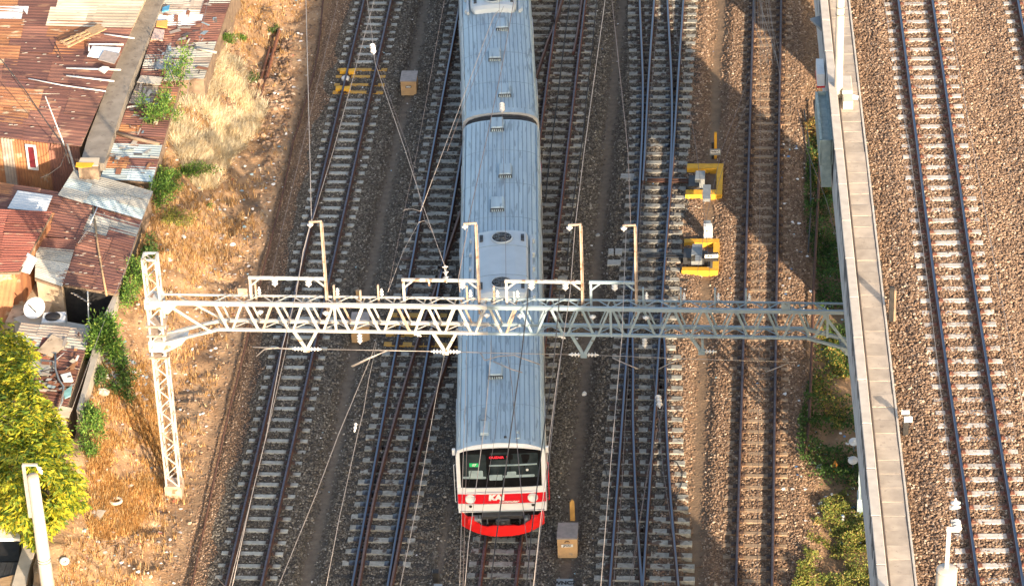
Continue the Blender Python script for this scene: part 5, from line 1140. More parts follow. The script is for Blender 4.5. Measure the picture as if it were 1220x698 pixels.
# ---------------------------------------------------------------- shanty roofs left of the tracks
def rustm(name, a, b_, c=None, t3=.6): return M(name, a, b_, 1.3, .85, bump=.35, bscale=25, c3=c, s3=2.2, t3=t3, stretch=(.5, 1.4, 1), rnd=.22, lo=.4, hi=.6)
RM = {'dark': rustm('dark_rusted_sheet', (.19, .085, .065), (.13, .062, .052), (.30, .16, .10)), 'rust': rustm('rusted_sheet', (.25, .115, .08), (.16, .078, .06), (.40, .25, .16)),
      'orange': rustm('orange_rusted_sheet', (.42, .20, .09), (.28, .12, .06), (.50, .38, .25)), 'cream': rustm('faded_cream_sheet', (.66, .56, .42), (.52, .42, .30), (.36, .20, .12), .66),
      'zinc': rustm('weathered_zinc_sheet', (.42, .42, .38), (.34, .33, .29), (.24, .13, .08), .64), 'blue': rustm('pale_blue_zinc_sheet', (.44, .54, .56), (.36, .42, .42), (.28, .20, .15), .68),
      'white': rustm('new_zinc_sheet', (.68, .72, .74), (.60, .64, .66)), 'brick': rustm('red_brown_sheet', (.25, .085, .062), (.20, .072, .055), (.30, .17, .12)), 'ash': rustm('ashen_board', (.38, .33, .28), (.27, .22, .18), (.50, .44, .37), .62)}
def bil(c, u, v): return (c[0] * (1 - u) + c[1] * u) * (1 - v) + (c[3] * (1 - u) + c[2] * u) * v
def corr_sheet(c, u0, u1, v0, v1, lam, amp, lift, along='u', skew=(0, 0, 0, 0)):
    """corrugated patch of the bilinear quad c; the waves run along u or v"""
    b = MB(); P = [bil(c, u0, v0), bil(c, u1, v0), bil(c, u1, v1), bil(c, u0, v1)]
    if along == 'v': P = [P[0], P[3], P[2], P[1]]
    W = ((P[3] - P[0]).length + (P[2] - P[1]).length) / 2; n = max(4, int(W / lam * 4)); n = min(n, 26); nrm = (P[1] - P[0]).cross(P[3] - P[0]).normalized()
    if nrm.z < 0: nrm = -nrm
    v = []
    for i in range(n + 1):
        t = i / n; h = amp * math.sin(i * math.pi / 2 + .4) + lift
        a = P[0].lerp(P[3], t) + nrm * (h + skew[0] * (1 - t) + skew[1] * t); d = P[1].lerp(P[2], t) + nrm * (h + skew[2] * (1 - t) + skew[3] * t); v += [a, d]
    f = [(2 * i, 2 * i + 1, 2 * i + 3, 2 * i + 2) for i in range(n)]; b.add(v, f); return b
def shack(name, label, corners, nu, nv, choose, wallmat, zbase=0.0, lam=.15, amp=.014, along='u', walls=True, group='tin-roofed shacks beside the line', inset=.04):
    c = [at(*q) for q in corners]; ctr = sum(c, Vector()) / 4; o = empty(name, (ctr.x, ctr.y, zbase), 0, label, 'shack', group); org = Vector(o.location)
    if walls:
        q = [ctr + (p - ctr) * (1 - inset) for p in c]; b = MB(); v = [(p.x, p.y, zbase - .4) for p in q] + [(p.x, p.y, p.z - .10) for p in q]
        b.add(v, [(4, 5, 6, 7), (0, 1, 5, 4), (1, 2, 6, 5), (2, 3, 7, 6), (3, 0, 4, 7), (3, 2, 1, 0)]); b.build('wall', wallmat, o, world=True)
        b = MB(); b.bar(c[3], c[2], .06, .08); b.bar(c[0], c[3], .05, .07); b.bar(c[1], c[2], .05, .07); bo = b.build('roof_batten', m_dwood, o, world=True); bo.location.z -= .07
    for j in range(nv):
        us = [0]; 
        for i in range(nu - 1): us.append((i + 1 + rng.uniform(-.18, .18)) / nu)
        us.append(1)
        for i in range(nu):
            v0 = j / nv - .015; v1 = (j + 1) / nv + .02; u0, u1 = us[i] - .01, us[i + 1] + .015
            mid = bil(c, (u0 + u1) / 2, (v0 + v1) / 2); d = mid - CAM; dd = d.dot(fw); px_ = PW / 2 + F * d.dot(rt) / dd; py = PH / 2 - F * d.dot(up) / dd
            k = choose(px_, py, i, j)
            if k is None: continue
            bb = corr_sheet(c, max(u0, -.02), min(u1, 1.02), max(v0, -.01), min(v1, 1.02), lam, amp, .02 + .012 * ((i + j) % 2) + .022 * (1 - j / nv) * 0 + rng.uniform(0, .014), along, rng.uniform(-.012, .03, 4))
            bb.build('roof_sheet', RM[k], o, world=True)
    return o, c
def pickw(*a):
    names = [x for x, _ in a]; w_ = np.array([y for _, y in a], float); w_ /= w_.sum(); return names[rng.choice(len(names), p=w_)]
def loose(label, name, corners, mat, thick=.02, cat='roof sheet', corr=None):
    P = [at(*q) for q in corners]; b = MB()
    if corr: b = corr_sheet(P, 0, 1, 0, 1, corr, .012, .03); return tag(b.build(name, mat, world=True), label, cat)
    n = len(P); b.add([p for p in P] + [p - Vector((0, 0, thick)) for p in P], [tuple(range(n - 1, -1, -1)), tuple(range(n, 2 * n))] + [(i, (i + 1) % n, n + (i + 1) % n, n + i) for i in range(n)])
    return tag(b.build(name, mat, world=True), label, cat)
def ch_A(x, y, i, j):
    if 58 < x and y < 34: return pickw(('cream', 7), ('zinc', 1))
    if x < 24 and 5 < y < 28: return 'white' if y > 12 else 'orange'
    if y < 10 and x < 40: return 'orange'
    if 60 < x < 130 and 34 < y < 62: return pickw(('orange', 3), ('rust', 2))
    if x < 5 and y < 70: return pickw(('orange', 2), ('cream', 1))
    return pickw(('dark', 6), ('rust', 4), ('orange', .7))
shack('big_shack', 'largest shack at the upper left with a window in its ribbed front', [(-70, -34, 3.3), (184, -34, 3.3), (96, 171, 2.7), (-70, 152, 2.7)], 5, 12, ch_A, m_plaster, lam=.18, amp=.007)
A = [o for o in COL.objects if o.name == 'big_shack'][0]
# its ribbed front wall, with the window
fl_, fr_ = at(-70, 153, 2.62), at(94, 172.5, 2.62)
dv = (fr_ - fl_); W_len = dv.length; dv.normalize(); nm_ = Vector((dv.y, -dv.x, 0)).normalized()
def wall_panel(u0, u1, z0, z1, mat, off):
    b = MB(); n = int((u1 - u0) / .028); v = []
    for i in range(n + 1):
        u = u0 + (u1 - u0) * i / n; q = fl_ + dv * u + nm_ * (off + .011 * math.sin(i * math.pi / 2 + .3)); v += [(q.x, q.y, z0), (q.x, q.y, z1)]
    b.add(v, [(2 * i, 2 * i + 2, 2 * i + 3, 2 * i + 1) for i in range(n)]); return b.build('wall_sheet', mat, A, world=True)
us = [0, .9, 1.75, 2.35, 2.78, 3.5, 4.15, W_len]; mats_ = ['rust', 'orange', 'orange', 'ash', 'orange', 'orange', 'rust']
for k in range(7): wall_panel(us[k] - .02, us[k + 1] + .02, .3, 2.56 + dv.z * 0, RM[mats_[k]], .06 + .012 * (k % 2))
wc = fl_ + dv * ((at(38, 165, 2.62) - fl_).length) + nm_ * .12
wn = MB(); a_ = wc - dv * .20; e_ = wc + dv * .20
def vq(b, p, q, z0, z1, off0, off1):
    P0 = p + nm_ * off0; Q0 = q + nm_ * off0; P1 = p + nm_ * off1; Q1 = q + nm_ * off1
    b.add([(P0.x, P0.y, z0), (Q0.x, Q0.y, z0), (Q1.x, Q1.y, z0), (P1.x, P1.y, z0), (P0.x, P0.y, z1), (Q0.x, Q0.y, z1), (Q1.x, Q1.y, z1), (P1.x, P1.y, z1)], [(0, 1, 2, 3), (4, 7, 6, 5), (0, 4, 5, 1), (1, 5, 6, 2), (2, 6, 7, 3), (3, 7, 4, 0)])
vq(wn, a_, a_ + dv * .075, 1.50, 2.46, 0, .04); vq(wn, e_ - dv * .075, e_, 1.50, 2.46, 0, .04); vq(wn, a_, e_, 1.43, 1.51, .002, .05); vq(wn, a_, e_, 2.39, 2.47, .002, .05)
win = wn.build('window', m_white, A, world=True)
wn = MB(); vq(wn, a_ + dv * .07, e_ - dv * .07, 1.5, 2.4, 0.0, .012); wn.build('pane', M('maroon_curtain', (.16, .02, .03), (.10, .015, .02), 6, .5), win, world=True)
def ch_B(x, y, i, j):
    if y < 14: return pickw(('ash', 3), ('zinc', 3), ('dark', 1))
    if 190 < x < 232 and 20 < y < 32: return 'white'
    if y > 55: return pickw(('zinc', 3), ('ash', 4), ('dark', .5))
    return pickw(('dark', 6), ('rust', 3), ('ash', 1.3))
shack('narrow_shack', 'brown and grey patched roof right of the alley at the top of the photo', [(204, -34, 2.5), (286, -34, 2.5), (243, 93, 2.35), (166, 96, 2.35)], 3, 10, ch_B, m_dwood, lam=.16)
shack('narrow_shack', 'decaying brown roof right of the alley half covered by dry grass', [(164, 99, 2.2), (214, 101, 2.2), (181, 216, 2.3), (120, 213, 2.3)], 2, 9, lambda x, y, i, j: ('blue' if 170 < y < 184 and x < 178 else ('blue' if y > 202 else pickw(('rust', 4), ('dark', 4), ('orange', 1.5), ('ash', 1.5) if y < 140 else ('dark', 1)))), m_dwood, lam=.16)
shack('low_shack', 'low shack with a pale blue-grey zinc roof below the alley', [(89, 204, 2.55), (181, 229, 2.5), (168, 262, 2.45), (70, 234, 2.5)], 3, 3, lambda x, y, i, j: pickw(('zinc', 5), ('blue', 3)), m_dwood, lam=.10, amp=.010)
shack('low_shack', 'shack with a dark red roof ending at the dark yard opening', [(112, 242, 2.42), (170, 260, 2.38), (139, 349, 2.3), (72, 337, 2.35)], 2, 8, lambda x, y, i, j: ('dark' if y < 262 else ('zinc' if 262 < y < 277 else pickw(('dark', 5), ('rust', 3)))), m_black, lam=.16)  # walls coloured black to stand for the shaded open interior
shack('low_shack', 'shack at the left edge with a dark roof under one shiny new sheet', [(-60, 209, 2.45), (113, 237, 2.48), (92, 286, 2.4), (-60, 268, 2.4)], 5, 4, lambda x, y, i, j: pickw(('dark', 6), ('rust', 2), ('orange', 1)) if x > 20 or y > 232 else 'orange', m_dwood, lam=.16)
shack('low_shack', 'small shack with a grey-white ribbed roof between the two red roofs', [(44, 284, 2.5), (92, 287, 2.44), (74, 341, 2.34), (42, 331, 2.4)], 1, 4, lambda x, y, i, j: 'dark' if y < 298 else ('brick' if y > 332 else 'zinc'), m_plaster, lam=.09, amp=.012)
shack('low_shack', 'shack at the left edge with a bright red-brown ribbed roof', [(-30, 250, 3.0), (61, 254, 3.0), (23, 323, 2.9), (-30, 324, 2.9)], 2, 5, lambda x, y, i, j: 'brick', RM['orange'], lam=.15, amp=.02)
shack('low_shack', 'lowest shack with a patched red roof below the dark yard', [(26, 386, 2.2), (108, 394, 2.2), (78, 487, 2.1), (-10, 470, 2.1)], 3, 7, lambda x, y, i, j: ('ash' if y < 402 else (pickw(('brick', 4), ('dark', 3), ('zinc', 1.2)))), m_plaster, lam=.15)
loose('new shiny zinc sheet lying on the dark roof at the left edge', 'zinc_sheet', [(21, 228, 2.56), (63, 234, 2.56), (55, 253.5, 2.54), (9, 249, 2.54)], RM['white'], corr=.14)
loose('grey flat sheet hanging off the corner of the bright red roof', 'flat_sheet', [(33, 301, 2.98), (44.5, 308, 2.96), (35.5, 326, 2.8), (22, 322, 2.84)], RM['white'])
loose('white flat sheet lying on the lowest patched roof', 'flat_sheet', [(62, 398, 2.3), (82, 408, 2.3), (62, 425, 2.28), (44, 418, 2.3)], m_plaster)
loose('off-white board on the lowest roof beside the tree', 'flat_sheet', [(36, 428, 2.26), (60, 431, 2.26), (58, 448, 2.25), (32, 444, 2.25)], RM['zinc'])
loose('crumpled white bag on the lowest roof', 'plastic_bag', [(72, 446, 2.28), (84, 443, 2.3), (87, 452, 2.3), (76, 455, 2.28)], m_white, .08, 'plastic bag')
loose('pale turquoise batten on the lowest roof', 'batten', [(75, 466, 2.25), (86, 459, 2.25), (84, 471, 2.25), (77, 474, 2.25)], M('turquoise_paint', (.25, .50, .50), (.18, .38, .38), 5), .04, 'batten')
loose('cream board at the lower tip of the lowest roof', 'flat_sheet', [(72, 483, 2.15), (86, 486, 2.15), (82, 497, 2.15), (70, 494, 2.15)], RM['cream'])
loose('dark grey flat board on the grey roof near the first bush', 'flat_sheet', [(186, 74, 2.46), (203, 75, 2.46), (201, 83, 2.45), (184, 82, 2.45)], m_grey)
loose('pale square board on the grey roof right of the alley', 'flat_sheet', [(168, 90, 2.44), (194, 92, 2.44), (191, 101, 2.42), (163, 98, 2.42)], m_pole)
loose('blue tarpaulin scrap at the top of the roof right of the alley', 'tarpaulin', [(194, 9, 2.6), (202, 6, 2.62), (201, 12, 2.6), (193, 14, 2.58)], M('blue_plastic', (.08, .30, .52), (.06, .24, .42), 5), .05, 'tarpaulin')
loose('orange-yellow cloth on the roof edge right of the alley', 'cloth', [(187, 25, 2.55), (200, 24, 2.58), (199, 33, 2.56), (186, 31, 2.54)], M('orange_cloth', (.72, .40, .10), (.62, .34, .10), 6), .05, 'cloth')
loose('pale crumpled fabric on the roof edge above the grey sheets', 'cloth', [(184, 34, 2.54), (196, 36, 2.56), (194, 48, 2.54), (180, 46, 2.52)], M('pale_pink_cloth', (.62, .48, .42), (.5, .36, .3), 20), .06, 'cloth')
# alley, its edge walls, yard and sills
al = at(150, 100, 0); tag(MB().prism(pxpoly([(175, -20), (203, -20), (195, 0), (176, 48), (157, 95), (137, 155), (124, 195), (97, 190), (104, 165), (127, 105), (149, 48), (167, 0)], 2.62), -.3, 2.62).build('alley', m_alley, world=True), kind='structure')
tag(MB().prism(pxpoly([(113, 398), (107, 432), (91, 488), (96, 490), (112, 440), (142, 348), (138, 346)], 2.15), -.4, 2.15).build('boundary_wall', m_pole, world=True), 'weathered concrete boundary wall between the lowest shacks and the grass', 'wall')
tag(MB().prism(pxpoly([(46, 336), (71, 345), (62, 362), (58, 372), (30, 370), (16, 384), (6, 384), (38, 318)], 1.5), -.3, 1.5).build('porch_wall', m_plaster, world=True), 'sunlit plastered porch wall in front of the bright red shack', 'wall')
tag(MB().prism(pxpoly([(16, 379), (30, 374), (108, 388), (108, 393), (26, 386)], 1.75), -.3, 1.75).build('yard_wall', m_pole, world=True), 'low white-washed wall along the near side of the dark yard', 'wall')
tag(MB().prism(pxpoly([(60, 350), (140, 355), (118, 400), (40, 395)], 0.02), -.4, .06).build('yard', m_black, world=True), kind='structure')  # floor coloured black for the shade lying in the yard
lb = link('flank_board', corr_sheet([at(0, 326, 2.8), at(22, 324, 2.8), at(12, 384, 1.0), at(-14, 384, 1.0)], 0, 1, 0, 1, .16, .012, 0, 'v').mesh('flank_board', RM['orange'])); tag(lb, 'orange plank flank under the bright red roof at the left edge', 'wall board')
# washing machine, dish, bucket beside the yard
wmc = empty('washing_machine', tuple(at(66, 392, 0)), 0, 'white washing machine with a black drum opening beside the dark yard', 'washing machine'); q = at(65, 377, 1.95)
b = MB(); b.box(q.x - .42, q.x + .36, q.y - .32, q.y + .30, .9, 1.95, .03); b.build('body', m_white, wmc, world=True); b = MB(); b.lathe((q.x - .06, q.y - .02, 1.952), (0, 0, 1), [(0, .26), (.02, .26)], 20); b.build('drum_opening', m_black, wmc, world=True)
dsh = empty('satellite_dish', tuple(at(40, 380, 1.5)), 0, 'white satellite dish propped beside the washing machine', 'satellite dish'); q = at(41, 367, 2.1)
b = MB(); b.lathe(q, (-.25, -.55, .8), [(-.12, .05), (-.06, .26), (.0, .38), (.02, .385), (.0, .36), (-.05, .24), (-.10, .02)], 20); b.build('dish', m_white, dsh, world=True); b = MB(); b.bar(q + Vector((.05, -.1, -.1)), q + Vector((-.12, -.4, .42)), .03); b.bar(q - Vector((0, 0, .1)), q - Vector((0, 0, .65)), .05); b.build('feed_arm', m_dgrey, dsh, world=True)
# yellow-topped cabinet at the foot of the alley
o, P = crate('water_tank_box', 'brown box with a cream lid and yellow cloth at the foot of the alley', 'box', [(96, 188), (118.5, 188), (117, 197), (92, 197)], 3.15, 2.4, m_dwood, RM['cream'])
MB().prism(pxpoly([(91, 194), (112, 194.5), (109, 199), (97, 200), (90, 199)], 3.165), 3.16, 3.18).build('yellow_cloth', M('yellow_cloth', (.85, .42, .02), (.75, .35, .02), 6, rough=.8), o, world=True)
# roof odds and ends
def rod(name, label, cat, pts, r, mat, sag=0): return tag(MB().tube([at(*p) for p in pts], r, 6).build(name, mat, world=True), label, cat)
rod('white_pipe', 'white pipe across the big rusty roof with a bag on it', 'pipe', [(79, 81.5, 3.12), (144, 83.5, 3.12)], .03, m_white); rod('white_pipe', 'white pipe just below the bagged one on the big rusty roof', 'pipe', [(79, 90.5, 3.06), (136, 97, 3.06)], .03, m_white)
rod('white_pipe', 'longest thin pale pipe, lowest of those on the big rusty roof', 'pipe', [(34, 94, 3.05), (75, 102, 3.03), (126, 109, 3.02)], .022, m_white); rod('white_pipe', 'uppermost white pipe beside the white panels on the big roof', 'pipe', [(106, 61, 3.18), (106, 53, 3.2), (147, 53.5, 3.2)], .03, m_white)
rod('white_pipe', 'thin pipe stub sticking over the alley from the big roof', 'pipe', [(124, 41, 3.25), (160, 46, 3.25)], .025, m_white)
loose('crumpled white bag tied on the pipe of the big roof', 'plastic_bag', [(117, 82, 3.2), (123, 79, 3.25), (130, 80, 3.22), (124, 86, 3.2)], m_white, .08, 'plastic bag')
loose('white translucent roof panel on the big rusty roof, the upper one', 'roof_panel', [(110, 55, 3.22), (144, 57, 3.22), (138, 72, 3.18), (104, 67, 3.18)], RM['white'], .03)
loose('pale slatted panel overlapping the white one on the big roof', 'roof_panel', [(124, 60, 3.26), (143, 64, 3.26), (136, 76, 3.2), (117, 71, 3.2)], m_boxlid, .03)
pl_ = empty('pallet', tuple(at(96, 45, 3.3)), 0, 'pale wooden pallet lying askew on the big rusty roof', 'pallet')
Q = [at(*q) for q in ((71, 50, 3.3), (117, 31, 3.34), (127, 34, 3.34), (81, 57, 3.3))]
def pq(u, v, dz=0): return bil(Q, u, v) + Vector((0, 0, dz))
for v_ in (.08, .5, .92): MB().bar(pq(0, v_), pq(.66, v_), .09, .03).build('board', m_wood, pl_, world=True)
for u_ in (.03, .3, .45): MB().bar(pq(u_, 0, .032), pq(u_, 1, .032), .08, .025).build('board', m_wood, pl_, world=True)
MB().bar(pq(.66, .5, .01), pq(1, .5, .01), .52, .04).build('panel', m_wood, pl_, world=True)
rod('bent_stick', 'dark stick standing on the big roof below the pallet', 'stick', [(65, 51, 3.3), (76, 73, 3.15)], .02, m_rust)
def antenna(label, base, top, arm_a, arm_b, els, el_len=.28):
    o = empty('tv_antenna', tuple(at(*base)), 0, label, 'antenna'); MB().tube([at(*base), at(*top)], .022, 6).build('mast', m_white, o, world=True); a, c = at(*arm_a), at(*arm_b)
    MB().tube([a, c], .014, 5).build('boom', m_wirel, o, world=True); d = (c - a).normalized(); s_ = d.cross(Vector((.0, .75, .66))).normalized()
    for k in range(els): q = a.lerp(c, (k + .5) / els); L_ = el_len * (1 - .5 * k / els); MB().tube([q - s_ * L_ / 2, q + s_ * L_ / 2], .009, 4).build('element', m_wirel, o, world=True)
antenna('television aerial leaning on a pale pole at the corner of the big roof', (77, 174, 2.7), (54, 115, 4.2), (34, 112, 4.3), (71, 112, 4.2), 8, .2)
antenna('television aerial lying over the dark red roof below the alley', (116, 247, 2.5), (107, 268, 2.7), (108, 268, 2.75), (93, 290, 2.6), 7, .4)
antenna('television aerial standing over the dark yard opening', (106, 393, 1.8), (104.5, 347, 3.2), (87, 349, 3.1), (108, 362, 3.2), 6, .3)
rod('power_cable', 'black cable sagging from the left edge down to the big shack corner', 'cable', [(-10, 62, 5.2), (2, 72, 5.0), (30, 108, 4.4), (55, 145, 3.8), (77, 176, 3.2), (83, 195, 3.0)], .02, m_cable)
rod('power_cable', 'dark cable looping down the ribbed front of the big shack', 'cable', [(80, 178, 3.0), (72, 198, 2.6), (58, 208, 2.4), (48, 212, 2.4)], .014, m_cable)
rod('wooden_prop', 'pale wooden prop leaning at the corner of the big shack', 'prop', [(80, 172, 2.9), (85, 188, 2.6), (90, 206, 2.56)], .04, m_pole)
rod('roof_batten', 'long pale batten running down the dark red roof', 'batten', [(111, 247, 2.5), (116, 290, 2.45), (121, 320, 2.4), (127, 352, 2.35)], .035, m_wood)
rod('bent_hose', 'grey hose curving over the lowest patched roof', 'hose', [(66, 421, 2.3), (66, 440, 2.32), (70, 452, 2.3), (76, 461, 2.3), (74, 478, 2.28), (70, 487, 2.25)], .035, m_grey)
rod('wooden_plank', 'short pale plank jutting from the roof edge beside the dry grass', 'plank', [(234, 58, 2.5), (258, 63, 2.5)], .05, m_pole); rod('wooden_plank', 'upright weathered plank at the corner of the grey roof beside the dry grass', 'plank', [(246, 62, 2.4), (241, 88, 1.6)], .09, m_pole)
rod('wooden_plank', 'thick dark timber crossing the decaying roof right of the alley', 'plank', [(136, 158, 2.4), (164, 166, 2.4), (190, 172, 2.35)], .07, m_dwood)
# bright flecks stuck on the roofs
def fleck_place():
    while True:
        x, y = rng.uniform(0, 170), rng.uniform(0, 345)
        if (y < 160 and x < 160 - y * .4) or (y > 235 and x > 70 and x < 165 - (y - 240) * .2): return x, y
V = []; Fc = []; k = 0
for _ in range(110):
    x, y = fleck_place(); z_ = 3.3 - .6 * (y + 34) / 205 if y < 170 else 2.46; p = at(x, y, z_ + .05); a_, b2 = rng.uniform(.02, .09), rng.uniform(.01, .03)
    V += [(p.x - a_, p.y - b2, p.z), (p.x + a_, p.y - b2 * .6, p.z), (p.x + a_ * .8, p.y + b2, p.z + .01), (p.x - a_ * .9, p.y + b2, p.z + .01)]; Fc.append([k, k + 1, k + 2, k + 3]); k += 4
tag(npmesh('sealant_flecks', np.array(V), np.array(Fc), m_pole), 'pale flecks of sealant and paper dotted over the rusty roofs', 'flecks', kind='stuff')
# loose boards, slates and rags thrown on the narrow roofs: too jumbled to tell apart
for pp_, z_, n_, nm2 in (([(204, 5), (266, 5), (240, 88), (176, 88)], 2.46, 60, 'roof_jumble'), ([(166, 104), (208, 106), (180, 208), (128, 206)], 2.34, 50, 'roof_jumble'), ([(30, 392), (102, 398), (80, 475), (45, 470)], 2.26, 46, 'roof_jumble')):
    V = []; Fc = []; T = []; k = 0
    for _ in range(n_):
        u_, v_ = rng.random(), rng.random(); q = [at(*p_, z_) for p_ in pp_]; c_ = bil(q, u_, v_) + Vector((0, 0, rng.uniform(.0, .06))); a = rng.choice([0, 1.57]) + rng.normal(-.15, .25); L_, W_2 = rng.uniform(.08, .55), rng.uniform(.04, .20)
        ca, sa = math.cos(a), math.sin(a); t_ = rng.uniform(-.05, .05)
        V += [(c_.x + (sx * L_ * ca - sy * W_2 * sa) / 2 * rng.uniform(.8, 1.2), c_.y + (sx * L_ * sa + sy * W_2 * ca) / 2 * rng.uniform(.8, 1.2), c_.z + t_ * sx) for sx, sy in ((-1, -1), (1, -1), (1, 1), (-1, 1))]; Fc.append([k, k + 1, k + 2, k + 3]); k += 4
        col = [(.36, .31, .26), (.22, .10, .06), (.55, .48, .38), (.30, .38, .40), (.12, .10, .09), (.70, .66, .58), (.34, .17, .08)][rng.choice(7, p=[.22, .24, .16, .1, .1, .08, .1])]; T += [col] * 4
    tag(npmesh(nm2, np.array(V), np.array(Fc), attr_mat('jumble_surface'), np.array(T)), 'boards, rags and slates jumbled over a patched roof', 'roof debris', kind='stuff')
# hut cut by the bottom-left corner
tag(MB().prism(pxpoly([(-30, 618), (23, 632), (24, 641), (-30, 642)], 2.4), 2.3, 2.4).build('awning', m_white, world=True), 'white awning sheet under the yellow-green tree at the left edge', 'awning')
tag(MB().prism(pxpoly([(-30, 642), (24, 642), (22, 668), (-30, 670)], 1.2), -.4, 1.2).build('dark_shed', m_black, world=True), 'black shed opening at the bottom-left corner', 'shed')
for k in range(5): tag(MB().prism(pxpoly([(-12 + k * 7, 669.5), (-5.6 + k * 7, 669.5), (-13 + k * 7, 690), (-19.5 + k * 7, 690)], 1.4), 1.3, 1.4).build('roof_plank', m_dgrey, world=True), 'grey planks below the black shed opening at the bottom-left corner', 'roof plank', 'grey planks of the bottom-left shed')
tag(MB().prism(pxpoly([(30, 641), (45, 643), (36, 672), (26, 720), (8, 720), (20, 676)], 1.5), -.4, 1.5).build('garden_wall', m_pole, world=True), 'pale sunlit wall beside the concrete pole at the bottom left', 'wall')
tag(MB().prism(pxpoly([(-10, 691), (18, 684), (20, 720), (-10, 720)], 1.45), 1.2, 1.45).build('wooden_board', m_wood, world=True), 'ochre board at the very bottom-left corner', 'board')
# concrete pole with bracket
pb = at(66.5, 770, 0); cp = empty('concrete_pole', (pb.x, pb.y, 0), 0, 'tall tapered concrete pole with a grey bracket at the bottom left', 'pole')
MB().tube([(0, 0, -.3), (0, 0, 3), (0, 0, 6.25)], [.215, .20, .168], 16).build('shaft', m_pole, cp); MB().lathe((0, 0, 6.25), (0, 0, 1), [(0, .17), (.03, .14), (.035, 0)], 16).build('cap', m_plaster, cp)
b = MB(); b.bar((-.20, -.14, 4.9), (-.20, -.14, 6.75), .10, .06); b.build('bracket', m_boxlid, cp); b = MB(); b.bar((-.23, -.14, 6.76), (.20, -.14, 6.74), .07, .06); b.bar((.17, -.14, 6.72), (.24, -.14, 6.55), .05); b.build('bracket_arm', m_pole, cp)
insulator_parts(MB(), (.22, -.14, 6.66), (.3, 0, -1), 2, .07).build('insulator', m_porc, cp)
for z_ in (3.2, 3.3): MB().lathe((0, 0, z_), (0, 0, 1), [(0, .207), (.02, .207)], 16).build('strap', m_dgrey, cp)
# scrap rails in the dirt
for pts, lb in ((((333, 35), (310, 121)), 'longer rusty scrap rail lying on the stony verge'), (((322, 58), (304, 121)), 'shorter rusty scrap rail lying beside the longer one')):
    P = [atg(x, y, .1) for x, y in pts]; q = rail('scrap_rail', [(P[1].x, P[1].y, gh(P[1].x, P[1].y) + .05), (P[0].x, P[0].y, gh(P[0].x, P[0].y) + .05)], None, M('orange_rust', (.30, .13, .06), (.20, .09, .05), 8, .85, bump=.3), top=m_rustred); tag(q, lb, 'scrap rail')
for px_, py, s_, lb in ((118, 618, .28, 'pale discarded board lying in the brown grass left of the mast'), (138, 599, .18, 'round pale tyre-like lump in the brown grass'), (77, 671, .16, 'white plastic lid in the dirt beside the concrete pole')):
    p = atg(px_, py); z = gh(p.x, p.y) + .08
    if 'lid' in lb: b = MB().lathe((p.x, p.y, z), (.1, -.3, 1), [(0, .15), (.04, .15), (.05, .06), (.02, .05)], 16)
    elif 'tyre' in lb: b = MB(); b.tube([(p.x + .18 * math.cos(t), p.y + .15 * math.sin(t), z) for t in np.linspace(0, 6.283, 14)], .055, 7, cap=False)
    else: b = MB(); b.add([(p.x - s_, p.y - .1, z), (p.x - .05, p.y + .32, z + .05), (p.x + .22, p.y + .22, z + .08), (p.x + .02, p.y - .26, z + .02), (p.x, p.y, z - .05)], [(0, 3, 2, 1), (0, 4, 3), (1, 2, 4)])
    tag(b.build('rubbish', m_pole if 'board' in lb or 'tyre' in lb else m_white, world=True), lb, 'rubbish')
for px_, py, w_, lb in ((122, 465, .42, 'pale crumpled sack in the weeds beside the boundary wall'), (125, 487, .25, 'small pale sack just below the larger one by the boundary wall'), (277, 289, .2, 'white scrap bundle in the dirt right of the mast top'), (218, 280, .16, 'white paper scrap on the brown slope'), (177, 262, .3, 'black plastic sack beside the pale blue-grey roof'), (178, 277, .22, 'white plastic sack below the black one')):
    p = atg(px_, py, .1); z = gh(p.x, p.y); b = MB(); v = []; n = 9
    for j, (rr, hh) in enumerate(((1, -.05), (.95, .35), (.55, .7), (.08, .8))):
        for i in range(n): t = 6.283 * i / n; q = rng.uniform(.75, 1.15); v.append((p.x + w_ * .6 * rr * q * math.cos(t), p.y + w_ * .5 * rr * q * math.sin(t), z + w_ * .45 * hh * rng.uniform(.8, 1.2)))
    b.add(v, [(j * n + i, j * n + (i + 1) % n, (j + 1) * n + (i + 1) % n, (j + 1) * n + i) for j in range(3) for i in range(n)] + [tuple(range(3 * n, 4 * n))]); tag(b.build('rubbish_sack', m_black if 'black plastic' in lb else m_white if 'white' in lb else m_pole, world=True), lb, 'rubbish')

# ---------------------------------------------------------------- vegetation
m_leaf = attr_mat('leaf_surface', .6, .30); m_straw = attr_mat('straw_surface', .85, .25)
def leaves(C, nrm, L_, W_, cols, T=None):
    """one bent leaf (two triangles each side of a fold) per centre"""
    n = len(C); d = nrm + rng.normal(0, .35, (n, 3)); d /= np.linalg.norm(d, axis=1)[:, None]
    s_ = np.cross(d, rng.normal(0, 1, (n, 3))); s_ /= np.linalg.norm(s_, axis=1)[:, None] + 1e-9
    l = (L_ * rng.uniform(.6, 1.3, n))[:, None]; w_ = (W_ * rng.uniform(.6, 1.3, n))[:, None]
    V = np.stack([C, C + d * l * .5 + s_ * w_ * .5, C + d * l, C + d * l * .5 - s_ * w_ * .5], 1).reshape(-1, 3)
    Fc = np.arange(n * 4).reshape(n, 4); return V, Fc, np.repeat(cols, 4, 0)
def palette(n, pal, wts, jit=.12):
    pal = np.array(pal); c = pal[rng.choice(len(pal), n, p=np.array(wts) / sum(wts))]; return np.clip(c * rng.uniform(1 - jit, 1 + jit, (n, 1)), 0, 1)
GREEN = ([(.09, .19, .035), (.16, .28, .05), (.05, .11, .025), (.26, .34, .07)], (3, 3, 2, 1)); DARKG = ([(.04, .09, .025), (.07, .14, .03), (.12, .18, .05)], (3, 3, 1))
